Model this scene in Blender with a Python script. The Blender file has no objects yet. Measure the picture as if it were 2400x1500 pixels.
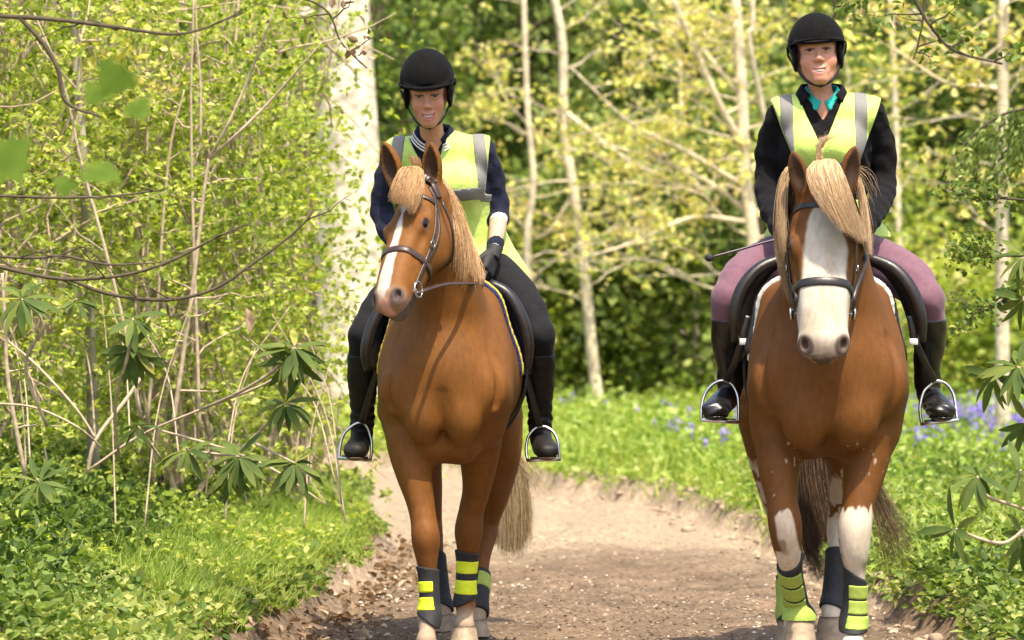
import bpy, math
import numpy as np
from mathutils import Vector

# ---------------------------------------------------------------- camera
scene = bpy.context.scene
COL = scene.collection
FPX, CAMH, HOR = 10300.0, 1.45, 700.0        # focal length in photo pixels, eye height, horizon row
cam_d = bpy.data.cameras.new('camera')
cam = bpy.data.objects.new('camera', cam_d); COL.objects.link(cam)
cam.location = (0, 0, CAMH); cam.rotation_euler = (math.radians(90), 0, 0)
cam_d.sensor_width = 36.0; cam_d.lens = FPX / 2400 * 36.0
cam_d.shift_y = -50 / 2400
cam_d.clip_start = 0.5; cam_d.clip_end = 2000
cam_d.dof.use_dof = True; cam_d.dof.focus_distance = 17.6; cam_d.dof.aperture_fstop = 4.6
scene.camera = cam
# ---------------------------------------------------------------- sky and sun
SUN_EL, SUN_AZ = math.radians(67), math.radians(157)   # azimuth clockwise from +Y (view direction)
world = bpy.data.worlds.new('World'); scene.world = world; world.use_nodes = True
wn = world.node_tree; bg = wn.nodes['Background']
sky = wn.nodes.new('ShaderNodeTexSky'); sky.sky_type = 'NISHITA'; sky.sun_disc = False
sky.sun_elevation = SUN_EL; sky.sun_rotation = SUN_AZ
sky.dust_density = 3.5; sky.air_density = 1.0; sky.ozone_density = .6
wn.links.new(sky.outputs[0], bg.inputs[0]); bg.inputs[1].default_value = 0.15
sd = Vector((math.sin(SUN_AZ) * math.cos(SUN_EL), math.cos(SUN_AZ) * math.cos(SUN_EL), math.sin(SUN_EL)))
sun_d = bpy.data.lights.new('sun', 'SUN'); sun_d.energy = 3.4; sun_d.angle = math.radians(0.5); sun_d.color = (1.0, 0.90, 0.71)
sun = bpy.data.objects.new('sun', sun_d); COL.objects.link(sun)
sun.rotation_euler = sd.to_track_quat('Z', 'Y').to_euler(); sun.location = (0, 0, 30)
vs = scene.view_settings
vs.view_transform = 'Standard'; vs.look = 'None'; vs.exposure = 1.1; vs.gamma = 1.0
try: vs.use_curve_mapping = False
except Exception: pass
cy = scene.cycles
cy.use_denoising = True
cy.max_bounces = 8; cy.transparent_max_bounces = 8; cy.diffuse_bounces = 4; cy.glossy_bounces = 2; cy.transmission_bounces = 4
scene.render.film_transparent = False

def want(s): return True

# ---------------------------------------------------------------- helpers
rng = np.random.default_rng(7)
A = np.array
def P(px, py, Y): return A([(px - 1200) * Y / FPX, Y, CAMH - (py - HOR) * Y / FPX])
def PP(pts):  return [P(*p) for p in pts]
def nrm(v):
    v = np.asarray(v, float); return v / (np.linalg.norm(v, axis=-1, keepdims=True) + 1e-12)

def mesh_from(name, V, F, col=None, smooth=True):
    """V (n,3); F (m,k) faces of equal size k, or list of such arrays"""
    me = bpy.data.meshes.new(name)
    V = np.ascontiguousarray(V, dtype=np.float32)
    Fs = F if isinstance(F, list) else [F]
    Fs = [np.asarray(f, dtype=np.int32) for f in Fs if len(f)]
    me.vertices.add(len(V)); me.vertices.foreach_set('co', V.ravel())
    idx = np.concatenate([f.ravel() for f in Fs])
    tot = np.concatenate([np.full(len(f), f.shape[1], np.int32) for f in Fs])
    st = np.concatenate([[0], np.cumsum(tot)[:-1]]).astype(np.int32)
    me.loops.add(len(idx)); me.loops.foreach_set('vertex_index', idx)
    me.polygons.add(len(tot)); me.polygons.foreach_set('loop_start', st)
    try: me.polygons.foreach_set('loop_total', tot)
    except Exception: pass
    me.polygons.foreach_set('use_smooth', np.full(len(tot), bool(smooth)))
    me.update(calc_edges=True)
    if col is not None:
        c = np.ones((len(V), 4), np.float32); c[:, :3] = col
        at = me.color_attributes.new('coat', 'FLOAT_COLOR', 'POINT')
        at.data.foreach_set('color', c.ravel())
    return me

def link(name, me, mat, parent=None, label=None, cat=None, group=None, kind=None):
    """link mesh me (world coordinates) as one object"""
    o = bpy.data.objects.new(name, me); COL.objects.link(o)
    if mat is not None and not me.materials: me.materials.append(mat)
    if parent is not None:
        o.parent = parent
        o.matrix_parent_inverse = world_inv(parent)
    tag(o, label, cat, group, kind)
    return o
def world_inv(p):
    from mathutils import Matrix
    return Matrix.Translation(p.location).inverted() if p.type == 'EMPTY' else Matrix.Identity(4)   # meshes keep world coordinates
def tag(o, label=None, cat=None, group=None, kind=None):
    if label: o['label'] = label
    if cat: o['category'] = cat
    if group: o['group'] = group
    if kind: o['kind'] = kind
    return o
def empty(name, loc, label, cat, group=None):
    o = bpy.data.objects.new(name, None); COL.objects.link(o); o.location = [float(a) for a in loc]; o.empty_display_size = 0.2
    return tag(o, label, cat, group)
def join(*parts):
    """each part (V, F) -> (V, [F...]) ; colour optional third"""
    Vs, Fs, n, cols = [], [], 0, []
    for p in parts:
        V = np.asarray(p[0]); fl = p[1] if isinstance(p[1], list) else [p[1]]
        for f in fl:
            if len(f): Fs.append(np.asarray(f) + n)
        Vs.append(V); n += len(V)
        if len(p) > 2: cols.append(np.broadcast_to(np.asarray(p[2], float), (len(V), 3)))
    byk = {}
    for f in Fs: byk.setdefault(f.shape[1], []).append(f)
    out = (np.concatenate(Vs), [np.concatenate(v) for v in byk.values()])
    if cols: out = out + (np.concatenate(cols),)
    return out

# ---- signed distance modelling -------------------------------------------------
BIG = 0.15
def smin(a, b, k):
    if k <= 0: return np.minimum(a, b)
    h = np.maximum(k - np.abs(a - b), 0) / k
    return np.minimum(a, b) - h * h * k * 0.25
def smax(a, b, k): return -smin(-a, -b, k)
def catmull(P_, n):
    P_ = np.asarray(P_, float)
    if len(P_) < 3:
        t = np.linspace(0, 1, n * (len(P_) - 1) + 1)[:, None]
        return P_[0] * (1 - t) + P_[-1] * t
    Q = np.vstack([2 * P_[0] - P_[1], P_, 2 * P_[-1] - P_[-2]]); out = []
    for i in range(1, len(Q) - 2):
        p0, p1, p2, p3 = Q[i - 1], Q[i], Q[i + 1], Q[i + 2]
        for t in np.arange(n) / n:
            out.append(0.5 * ((2 * p1) + (-p0 + p2) * t + (2 * p0 - 5 * p1 + 4 * p2 - p3) * t * t + (-p0 + 3 * p1 - 3 * p2 + p3) * t ** 3))
    out.append(P_[-1]); return np.array(out)

class Field:
    def __init__(s, xf=None):
        s.p = []; s.xf = xf        # xf = (origin, 3x3 columns = local axes)
    def L(s, v):
        v = np.asarray(v, float)
        return v if s.xf is None else s.xf[0] + s.xf[1] @ v
    def D(s, v):
        v = np.asarray(v, float)
        return v if s.xf is None else s.xf[1] @ v
    def add(s, fn, lo, hi, k, op): s.p.append((fn, np.asarray(lo), np.asarray(hi), k, op)); return s
    def seg(s, a, b, ra, rb, wa=1., wb=1., u=None):
        ab = b - a; L2 = float(ab @ ab) + 1e-12
        def fn(x, y, z):
            dx, dy, dz = x - a[0], y - a[1], z - a[2]
            t = np.clip((dx * ab[0] + dy * ab[1] + dz * ab[2]) / L2, 0, 1)
            qx, qy, qz = dx - t * ab[0], dy - t * ab[1], dz - t * ab[2]
            r = ra + t * (rb - ra)
            if u is not None and (wa != 1 or wb != 1):
                w = wa + t * (wb - wa); c = (qx * u[0] + qy * u[1] + qz * u[2]) * (1 / w - 1)
                q = np.sqrt((qx + c * u[0]) ** 2 + (qy + c * u[1]) ** 2 + (qz + c * u[2]) ** 2)
                return (q - r) * np.minimum(1, w)
            return np.sqrt(qx * qx + qy * qy + qz * qz) - r
        m = max(ra * max(1, wa), rb * max(1, wb))
        return fn, np.minimum(a, b) - m, np.maximum(a, b) + m
    def cone(s, a, b, ra, rb, k=.03, op='u', w=1., wb=None, u=None):
        a, b = s.L(a), s.L(b); u = None if u is None else nrm(s.D(u))
        fn, lo, hi = s.seg(a, b, ra, rb, w, w if wb is None else wb, u)
        return s.add(fn, lo, hi, k, op)
    def chain(s, pts, k=.03, u=None, op='u', n=4):
        """pts rows x,y,z,r[,w]; radius r, width factor w along u"""
        pts = A([list(p) + [1.] * (5 - len(p)) for p in pts], float)
        q = catmull(pts, n)
        if u is not None: u = nrm(s.D(u))
        segs = [s.seg(s.L(q[i, :3]), s.L(q[i + 1, :3]), max(q[i, 3], 1e-4), max(q[i + 1, 3], 1e-4), q[i, 4], q[i + 1, 4], u) for i in range(len(q) - 1)]
        lo = np.min([g[1] for g in segs], 0); hi = np.max([g[2] for g in segs], 0)
        def fn(x, y, z):
            d = None
            sh = np.broadcast_shapes(np.shape(x), np.shape(y), np.shape(z))
            if len(sh) == 3 and x.shape[0] * y.shape[1] * z.shape[2] == np.prod(sh) and x.shape[1] == 1:
                out = np.full(sh, BIG, np.float32); m = k + .03
                for f, l, h in segs:
                    i = slice(*np.searchsorted(x[:, 0, 0], [l[0] - m, h[0] + m])); j = slice(*np.searchsorted(y[0, :, 0], [l[1] - m, h[1] + m])); kk = slice(*np.searchsorted(z[0, 0, :], [l[2] - m, h[2] + m]))
                    if i.start >= i.stop or j.start >= j.stop or kk.start >= kk.stop: continue
                    out[i, j, kk] = np.minimum(out[i, j, kk], f(x[i], y[:, j], z[:, :, kk]))
                return out
            for f, l, h in segs:
                e = f(x, y, z); d = e if d is None else np.minimum(d, e)
            return d
        return s.add(fn, lo, hi, k, op)
    def ell(s, c, r, R=None, k=.03, op='u'):
        """ellipsoid; R = 3x3 local axes as columns (in field frame)"""
        c = s.L(c); r = np.asarray(r, float); M = np.eye(3) if R is None else np.asarray(R, float)
        if s.xf is not None: M = s.xf[1] @ M
        e = np.sqrt(((M * r[None, :]) ** 2).sum(1))
        def fn(x, y, z):
            dx, dy, dz = x - c[0], y - c[1], z - c[2]
            l = [(dx * M[0, i] + dy * M[1, i] + dz * M[2, i]) for i in range(3)]
            k0 = np.sqrt(sum((l[i] / r[i]) ** 2 for i in range(3))); k1 = np.sqrt(sum((l[i] / r[i] ** 2) ** 2 for i in range(3)))
            return k0 * (k0 - 1) / (k1 + 1e-9)
        return s.add(fn, c - e, c + e, k, op)
    def comb(s, f, d, k, op):
        if op == 'u': return smin(f, d, k)
        if op == 's': return smax(f, -d, k)
        return smax(f, d, k)
    def grid(s, xs, ys, zs):
        f = np.full((len(xs), len(ys), len(zs)), BIG, np.float32)
        X, Y, Z = [v.astype(np.float32) for v in (xs[:, None, None], ys[None, :, None], zs[None, None, :])]
        for fn, lo, hi, k, op in s.p:
            m = k + .03
            i = slice(*np.searchsorted(xs, [lo[0] - m, hi[0] + m])); j = slice(*np.searchsorted(ys, [lo[1] - m, hi[1] + m])); l = slice(*np.searchsorted(zs, [lo[2] - m, hi[2] + m]))
            if i.start >= i.stop or j.start >= j.stop or l.start >= l.stop: continue
            d = fn(X[i], Y[:, j], Z[:, :, l])
            f[i, j, l] = s.comb(f[i, j, l], np.minimum(d, BIG), k, op)
        return f
    def pts(s, Q):
        Q = np.asarray(Q, float); f = np.full(len(Q), BIG)
        x, y, z = Q[:, 0], Q[:, 1], Q[:, 2]
        for fn, lo, hi, k, op in s.p: f = s.comb(f, np.minimum(fn(x, y, z), BIG), k, op)
        return f
    def near(s, lo, hi, pad=.3):
        """copy with only the pieces that reach the box lo..hi"""
        g = Field(s.xf); lo = np.asarray(lo) - pad; hi = np.asarray(hi) + pad
        g.p = [p for p in s.p if np.all(p[1] <= hi) and np.all(p[2] >= lo)]; return g
    def grad(s, Q, e=.004):
        Q = np.asarray(Q, float); g = np.zeros_like(Q)
        for i in range(3):
            d = np.zeros(3); d[i] = e; g[:, i] = s.pts(Q + d) - s.pts(Q - d)
        return nrm(g)
    def project(s, Q, off=0., it=5):
        Q = np.array(Q, float)
        for _ in range(it):
            g = s.grad(Q); d = np.clip(s.pts(Q) - off, -.04, .04); Q = Q - g * d[:, None]
        return Q, s.grad(Q)

def axis(lo, hi, h): return np.arange(lo, hi + h, h)
def snets(V, xs, ys, zs, relax=1):
    S = V < 0
    c = np.zeros(tuple(np.array(V.shape) - 1), np.int8)
    n0, n1, n2 = c.shape
    for a in (0, 1):
        for b in (0, 1):
            for d in (0, 1): c += S[a:a + n0, b:b + n1, d:d + n2]
    act = (c > 0) & (c < 8)
    I, J, K = np.nonzero(act)
    vid = np.full(c.shape, -1, np.int32); vid[I, J, K] = np.arange(len(I))
    cv = {}
    for a in (0, 1):
        for b in (0, 1):
            for d in (0, 1): cv[a, b, d] = V[I + a, J + b, K + d].astype(np.float64)
    acc = np.zeros((len(I), 3)); cnt = np.zeros(len(I))
    for ax in range(3):
        o = [q for q in range(3) if q != ax]
        for p in (0, 1):
            for q in (0, 1):
                k0 = [0, 0, 0]; k0[o[0]] = p; k0[o[1]] = q; k1 = list(k0); k1[ax] = 1
                v0, v1 = cv[tuple(k0)], cv[tuple(k1)]
                m = (v0 < 0) != (v1 < 0); t = np.where(m, v0 / np.where(m, v0 - v1, 1), 0)
                e = np.zeros((len(I), 3)); e[:, ax] = t; e[:, o[0]] = p; e[:, o[1]] = q
                acc += e * m[:, None]; cnt += m
    f = acc / cnt[:, None]
    W = np.stack([xs[I] + f[:, 0] * (xs[I + 1] - xs[I]), ys[J] + f[:, 1] * (ys[J + 1] - ys[J]), zs[K] + f[:, 2] * (zs[K + 1] - zs[K])], 1)
    Q = []
    for ax in range(3):
        o = [q for q in range(3) if q != ax]
        sl0 = [slice(None)] * 3; sl1 = [slice(None)] * 3
        sl0[ax] = slice(0, -1); sl1[ax] = slice(1, None)
        for b in o: sl0[b] = slice(1, -1); sl1[b] = slice(1, -1)
        a0, a1 = S[tuple(sl0)], S[tuple(sl1)]
        m = a0 != a1; idx = np.array(np.nonzero(m)); sg = a0[m]
        for b in o: idx[b] += 1
        def cell(db, dc):
            q = idx.copy(); q[o[0]] -= db; q[o[1]] -= dc; return vid[q[0], q[1], q[2]]
        quad = np.stack([cell(1, 1), cell(0, 1), cell(0, 0), cell(1, 0)], 1)
        flip = sg if ax != 1 else ~sg
        quad[~flip] = quad[~flip][:, ::-1]
        Q.append(quad)
    Q = np.concatenate(Q); Q = Q[(Q >= 0).all(1)]
    used = np.zeros(len(W), bool); used[Q.ravel()] = True; mp = np.cumsum(used) - 1; W = W[used]; Q = mp[Q]
    for _ in range(relax):
        s_ = np.zeros_like(W); n_ = np.zeros(len(W))
        for a, b in ((0, 1), (1, 2), (2, 3), (3, 0)):
            np.add.at(s_, Q[:, a], W[Q[:, b]]); np.add.at(s_, Q[:, b], W[Q[:, a]])
            np.add.at(n_, Q[:, a], 1); np.add.at(n_, Q[:, b], 1)
        W = W * .5 + .5 * s_ / np.maximum(n_, 1)[:, None]
    return W, Q
def surf(fn, lo, hi, h, relax=1):
    """fn(xs,ys,zs)->grid ; returns V,F"""
    h = np.broadcast_to(np.asarray(h, float), 3)
    xs, ys, zs = [axis(lo[i], hi[i], h[i]) for i in range(3)]
    return snets(fn(xs, ys, zs), xs, ys, zs, relax)
def largest(part):
    V, F = part; lab = np.arange(len(V)); e = np.concatenate([F[:, [0, 1]], F[:, [1, 2]], F[:, [2, 3]]])
    for _ in range(400):
        m = np.minimum(lab[e[:, 0]], lab[e[:, 1]]); l2 = lab.copy(); np.minimum.at(l2, e[:, 0], m); np.minimum.at(l2, e[:, 1], m); l2 = l2[l2]
        if (l2 == lab).all(): break
        lab = l2
    u, c = np.unique(lab, return_counts=True); k = lab == u[np.argmax(c)]; mp = np.cumsum(k) - 1
    return V[k], mp[F[k[F[:, 0]]]]
def G(xs, ys, zs): return xs[:, None, None], ys[None, :, None], zs[None, None, :]
def vnoise(Q, f, seed=0):
    """cheap smooth value noise on points, -1..1"""
    Q = np.asarray(Q, float) * f; i = np.floor(Q).astype(np.int64); t = Q - i; t = t * t * (3 - 2 * t)
    def h(a):
        n = (a[:, 0] * 374761393 + a[:, 1] * 668265263 + a[:, 2] * 2147483647 + seed * 974711) & 0xffffffff
        n = ((n ^ (n >> 13)) * 1274126177) & 0xffffffff; return ((n ^ (n >> 16)) & 0xffff) / 32767.5 - 1
    r = 0
    for a in (0, 1):
        for b in (0, 1):
            for c in (0, 1):
                w = (t[:, 0] if a else 1 - t[:, 0]) * (t[:, 1] if b else 1 - t[:, 1]) * (t[:, 2] if c else 1 - t[:, 2])
                r = r + w * h(i + A([a, b, c]))
    return r
def fbm(Q, f, seed=0, o=3): return sum(vnoise(Q, f * 2 ** i, seed + i) / 2 ** i for i in range(o)) / 1.6
def blend(c, d, w): w = np.clip(w, 0, 1)[:, None]; return c * (1 - w) + d * w
def sstep(a, b, x):
    t = np.clip((x - a) / (b - a), 0, 1); return t * t * (3 - 2 * t)

# ---- tubes, straps, strands ------------------------------------------------------
def frames(C):
    """C (N,M,3) -> tangent, side, normal"""
    T = np.gradient(C, axis=1); T = nrm(T)
    k = np.argmin(np.abs(T).max(1) * A([1.05, 1.02, 1.]), 1); ref = np.eye(3)[k][:, None, :] + 0 * T
    Sd = nrm(np.cross(T, ref)); N = np.cross(Sd, T); return T, Sd, N
def tubes(C, R, sides=6, cap=True):
    C = np.asarray(C, float); R = np.asarray(R, float)
    if C.ndim == 2: C = C[None]
    N, M, _ = C.shape; R = np.broadcast_to(R, (N, M))
    T, Sd, Nn = frames(C)
    a = np.arange(sides) / sides * 2 * np.pi
    V = C[:, :, None] + R[:, :, None, None] * (np.cos(a)[:, None] * Sd[:, :, None] + np.sin(a)[:, None] * Nn[:, :, None])
    idx = np.arange(N * M * sides).reshape(N, M, sides); nx = np.roll(idx, -1, 2)
    F = np.stack([idx[:, :-1], nx[:, :-1], nx[:, 1:], idx[:, 1:]], -1).reshape(-1, 4)
    out = [F]
    if cap and sides > 2:
        out.append(idx[:, 0, ::-1].reshape(-1, sides)); out.append(idx[:, -1].reshape(-1, sides))
    return join((V.reshape(-1, 3), out))
def tube(pts, r, sides=8, n=4):
    pts = np.asarray(pts, float); r = np.atleast_1d(np.asarray(r, float))
    if len(r) != len(pts): r = np.interp(np.linspace(0, 1, len(pts)), np.linspace(0, 1, len(r)), r)
    q = catmull(np.column_stack([pts, np.broadcast_to(np.asarray(r, float), len(pts))]), n)
    return tubes(q[None, :, :3], np.maximum(q[None, :, 3], 1e-4), sides)
def band(C, Nn, w, t, closed=False):
    """flat strap: centreline C (M,3), surface normals Nn (M,3), width w, thickness t; rounded rectangle section"""
    C = np.asarray(C, float); Nn = nrm(Nn); M = len(C)
    T = nrm(np.roll(C, -1, 0) - np.roll(C, 1, 0)) if closed else nrm(np.gradient(C, axis=0))
    B = nrm(np.cross(T, Nn)); w = np.broadcast_to(np.asarray(w, float), M)[:, None]; t = np.broadcast_to(np.asarray(t, float), M)[:, None]
    prof = [(-.5, 0.), (-.5, .55), (-.38, 1.), (.38, 1.), (.5, .55), (.5, 0.)]
    V = np.stack([C + B * w * a + Nn * t * b for a, b in prof], 1); S_ = len(prof)
    idx = np.arange(M * S_).reshape(M, S_); nx = np.roll(idx, -1, 1)
    if closed: i2, n2 = np.roll(idx, -1, 0), np.roll(nx, -1, 0); F = np.stack([idx, nx, n2, i2], -1).reshape(-1, 4); fl = [F]
    else:
        F = np.stack([idx[:-1], nx[:-1], nx[1:], idx[1:]], -1).reshape(-1, 4); fl = [F, idx[0:1, ::-1], idx[-1:, :]]
    return join((V.reshape(-1, 3), fl))
def panel(outer, inner, t, n=6):
    """leather panel between two curves, elliptical section"""
    a, b = catmull(A(outer), n), catmull(A(inner), n); c = (a + b) / 2; h = (a - b) / 2; T = nrm(np.gradient(c, axis=0)); W_ = nrm(np.cross(T, h)); th = np.linspace(0, 2 * np.pi, 16, endpoint=False); M = len(c)
    V = c[:, None] + h[:, None] * np.cos(th)[None, :, None] + W_[:, None] * (np.sin(th) * t)[None, :, None]
    id_ = np.arange(M * 16).reshape(M, 16); nx = np.roll(id_, -1, 1)
    return V.reshape(-1, 3), [np.stack([id_[:-1], nx[:-1], nx[1:], id_[1:]], -1).reshape(-1, 4), id_[0:1, ::-1].copy(), id_[-1:]]
def ribbons(C, W, side=None):
    """(N,M,3) centrelines -> flat hair ribbons as 3-sided tubes"""
    return tubes(C, W, 3, cap=False)
def uvsphere(c, r, R=None, n=16, m=10):
    a = np.linspace(0, 2 * np.pi, n, endpoint=False); b = np.linspace(0, np.pi, m + 1)[1:-1]
    V = [[0, 0, 1]] + [[math.sin(q) * math.cos(p), math.sin(q) * math.sin(p), math.cos(q)] for q in b for p in a] + [[0, 0, -1]]
    V = A(V, float) * np.asarray(r, float)
    if R is not None: V = V @ np.asarray(R).T
    k = len(b); id_ = 1 + np.arange(k * n).reshape(k, n); nx = np.roll(id_, -1, 1)
    Q = np.stack([id_[:-1], id_[1:], nx[1:], nx[:-1]], -1).reshape(-1, 4)
    T1 = np.stack([np.zeros(n, int), id_[0], nx[0]], 1); T2 = np.stack([id_[-1], np.full(n, k * n + 1), nx[-1]], 1)
    return V + np.asarray(c), [Q, np.concatenate([T1, T2])]
def bevbox(c, size, R=None, b=.15):
    """box with chamfered edges"""
    s = A(size, float) / 2; bb = min(s) * b; V = []; 
    for ax in range(3):
        for sx in (-1, 1):
            for sy in (-1, 1):
                for sz in (-1, 1):
                    v = A([sx, sy, sz]) * s; o = [i for i in range(3) if i != ax]
                    for i in o: v[i] -= A([sx, sy, sz])[i] * bb
                    V.append(v)
    import bmesh
    bm = bmesh.new()
    for v in V: bm.verts.new(v)
    bmesh.ops.convex_hull(bm, input=bm.verts); bm.verts.ensure_lookup_table(); bm.verts.index_update()
    VV = A([v.co[:] for v in bm.verts]); FF = A([[v.index for v in f.verts] for f in bm.faces if len(f.verts) == 3]); F4 = [[v.index for v in f.verts] for f in bm.faces if len(f.verts) == 4]
    bm.free()
    if R is not None: VV = VV @ np.asarray(R).T
    return VV + np.asarray(c), [FF] + ([A(F4)] if F4 else [])

def pobj(name, part, m, parent=None, **kw):
    V, F = part[0], part[1]; c = part[2] if len(part) > 2 else None
    return link(name, mesh_from(name, V, F, c), m, parent, **kw)

# ---- materials ------------------------------------------------------------------
MATS = {}
def nodes(m):
    m.use_nodes = True; nt = m.node_tree
    return nt, nt.nodes, nt.links, nt.nodes['Principled BSDF'], nt.nodes['Material Output']
def add_bump(nt, b, scale, strength, dist=.01, coord='Object', vec=None, detail=4):
    n = nt.nodes.new('ShaderNodeTexNoise'); n.inputs['Scale'].default_value = scale; n.inputs['Detail'].default_value = detail
    tc = nt.nodes.new('ShaderNodeTexCoord'); src = tc.outputs[coord]
    if vec is not None:
        mp = nt.nodes.new('ShaderNodeMapping'); mp.inputs['Scale'].default_value = vec; nt.links.new(src, mp.inputs[0]); src = mp.outputs[0]
    nt.links.new(src, n.inputs['Vector'])
    bp = nt.nodes.new('ShaderNodeBump'); bp.inputs['Strength'].default_value = strength; bp.inputs['Distance'].default_value = dist
    nt.links.new(n.outputs[0], bp.inputs['Height']); nt.links.new(bp.outputs[0], b.inputs['Normal']); return n
def ramp(nt, fac, stops):
    r = nt.nodes.new('ShaderNodeValToRGB'); e = r.color_ramp.elements
    while len(e) < len(stops): e.new(.5)
    for i, (p, c) in enumerate(stops): e[i].position = p; e[i].color = (*c, 1)
    if fac is not None: nt.links.new(fac, r.inputs[0])
    return r
def mat(name, base, rough=.6, spec=.5, metal=0., noise=None, bump=None, sheen=0., var=.15, coat=0.):
    """plain procedural surface: base colour broken up with noise, bump"""
    if name in MATS: return MATS[name]
    m = bpy.data.materials.new(name); nt, N, Lk, b, out = nodes(m)
    b.inputs['Roughness'].default_value = rough; b.inputs['Metallic'].default_value = metal
    b.inputs['Specular IOR Level'].default_value = spec
    b.inputs['Sheen Weight'].default_value = sheen; b.inputs['Coat Weight'].default_value = coat
    n = N.new('ShaderNodeTexNoise'); n.inputs['Scale'].default_value = noise or 18; n.inputs['Detail'].default_value = 5
    tc = N.new('ShaderNodeTexCoord'); Lk.new(tc.outputs['Object'], n.inputs['Vector'])
    c = A(base, float)
    r = ramp(nt, n.outputs[0], [(.3, tuple(c * (1 - var))), (.7, tuple(np.minimum(c * (1 + var), 1)))])
    Lk.new(r.outputs[0], b.inputs['Base Color'])
    if bump: add_bump(nt, b, bump[0], bump[1], bump[2] if len(bump) > 2 else .005)
    MATS[name] = m; return m
def leaf_mat(name, stops, rough=.5, trans=.35, tint=(1.25, 1.25, .5)):
    """foliage: colour varies leaf by leaf, part of the light passes through"""
    if name in MATS: return MATS[name]
    m = bpy.data.materials.new(name); nt, N, Lk, b, out = nodes(m)
    g = N.new('ShaderNodeNewGeometry'); n = N.new('ShaderNodeTexNoise'); n.inputs['Scale'].default_value = 2.2
    ad = N.new('ShaderNodeMath'); ad.operation = 'MULTIPLY_ADD'; ad.inputs[1].default_value = .80; ad.inputs[2].default_value = -.28
    Lk.new(g.outputs['Random Per Island'], ad.inputs[0])
    a2 = N.new('ShaderNodeMath'); a2.operation = 'ADD'; Lk.new(ad.outputs[0], a2.inputs[0]); Lk.new(n.outputs[0], a2.inputs[1])
    r = ramp(nt, a2.outputs[0], stops); Lk.new(r.outputs[0], b.inputs['Base Color'])
    b.inputs['Roughness'].default_value = rough; b.inputs['Specular IOR Level'].default_value = .22
    t = N.new('ShaderNodeBsdfTranslucent'); mx = N.new('ShaderNodeMix'); mx.data_type = 'RGBA'; mx.blend_type = 'MULTIPLY'; mx.inputs[0].default_value = 1
    Lk.new(r.outputs[0], mx.inputs[6]); mx.inputs[7].default_value = (*tint, 1); Lk.new(mx.outputs[2], t.inputs[0])
    ms = N.new('ShaderNodeMixShader'); ms.inputs[0].default_value = trans
    Lk.new(b.outputs[0], ms.inputs[1]); Lk.new(t.outputs[0], ms.inputs[2]); Lk.new(ms.outputs[0], out.inputs[0])
    MATS[name] = m; return m
def hair_mat(name, stops, rough=.45):
    if name in MATS: return MATS[name]
    m = bpy.data.materials.new(name); nt, N, Lk, b, out = nodes(m)
    g = N.new('ShaderNodeNewGeometry'); r = ramp(nt, g.outputs['Random Per Island'], stops)
    Lk.new(r.outputs[0], b.inputs['Base Color']); b.inputs['Roughness'].default_value = rough; b.inputs['Specular IOR Level'].default_value = .35
    MATS[name] = m; return m
def vc_mat(name, rough=.5, spec=.4, bumpsc=None, bumpst=.15, stretch=None, sheen=0., sss=0., coldetail=.12, detscale=60):
    """surface whose colour pattern (coat markings, skin) is stored on the vertices"""
    if name in MATS: return MATS[name]
    m = bpy.data.materials.new(name); nt, N, Lk, b, out = nodes(m)
    at = N.new('ShaderNodeVertexColor'); at.layer_name = 'coat'
    n = N.new('ShaderNodeTexNoise'); n.inputs['Scale'].default_value = detscale; n.inputs['Detail'].default_value = 6
    tc = N.new('ShaderNodeTexCoord'); src = tc.outputs['Object']
    if stretch is not None:
        mp = N.new('ShaderNodeMapping'); mp.inputs['Scale'].default_value = stretch; Lk.new(src, mp.inputs[0]); src = mp.outputs[0]
    Lk.new(src, n.inputs['Vector'])
    r = ramp(nt, n.outputs[0], [(.3, (1 - coldetail * 1.6,) * 3), (.7, (1 + coldetail,) * 3)])
    mx = N.new('ShaderNodeMix'); mx.data_type = 'RGBA'; mx.blend_type = 'MULTIPLY'; mx.inputs[0].default_value = 1; mx.clamp_result = False
    Lk.new(at.outputs[0], mx.inputs[6]); Lk.new(r.outputs[0], mx.inputs[7]); Lk.new(mx.outputs[2], b.inputs['Base Color'])
    b.inputs['Roughness'].default_value = rough; b.inputs['Specular IOR Level'].default_value = spec
    b.inputs['Sheen Weight'].default_value = sheen
    if sss:
        b.inputs['Subsurface Weight'].default_value = sss; b.inputs['Subsurface Scale'].default_value = .01; b.inputs['Subsurface Radius'].default_value = (1, .35, .2)
    if bumpsc: add_bump(nt, b, bumpsc, bumpst, .004, vec=stretch)
    MATS[name] = m; return m

# ================================================================ ground
TRACK = A([(2.35, 6), (2.0, 12), (1.84, 17), (1.76, 20.7), (1.52, 24.0), (1.42, 26.6), (1.20, 29.2), (.85, 30.8), (.40, 32.0), (-.02, 34.6), (-.6, 36.6), (-2.0, 37.6), (-8, 40.5), (-8, 35), (-2.4, 34.2), (-1.45, 32.8), (-.95, 30), (-.74, 26), (-.78, 22), (-1.02, 18.7), (-1.22, 15), (-1.5, 10), (-1.6, 6)])
def polysd(x, y, Pg):
    d = np.full(x.shape, 1e9); ins = np.zeros(x.shape, bool); n = len(Pg)
    for i in range(n):
        a, b = Pg[i], Pg[(i + 1) % n]; e = b - a; wx, wy = x - a[0], y - a[1]
        t = np.clip((wx * e[0] + wy * e[1]) / (e @ e), 0, 1); d = np.minimum(d, (wx - e[0] * t) ** 2 + (wy - e[1] * t) ** 2)
        c = (a[1] > y) != (b[1] > y); xi = a[0] + (y - a[1]) / (e[1] if abs(e[1]) > 1e-9 else 1e-9) * e[0]; ins ^= c & (x < xi)
    return np.sqrt(d) * np.where(ins, -1, 1)
PRINTS = np.random.default_rng(99).uniform([-.75, 18.5, 0, .6], [1.35, 31, 6.28, 1.1], (130, 4))
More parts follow.
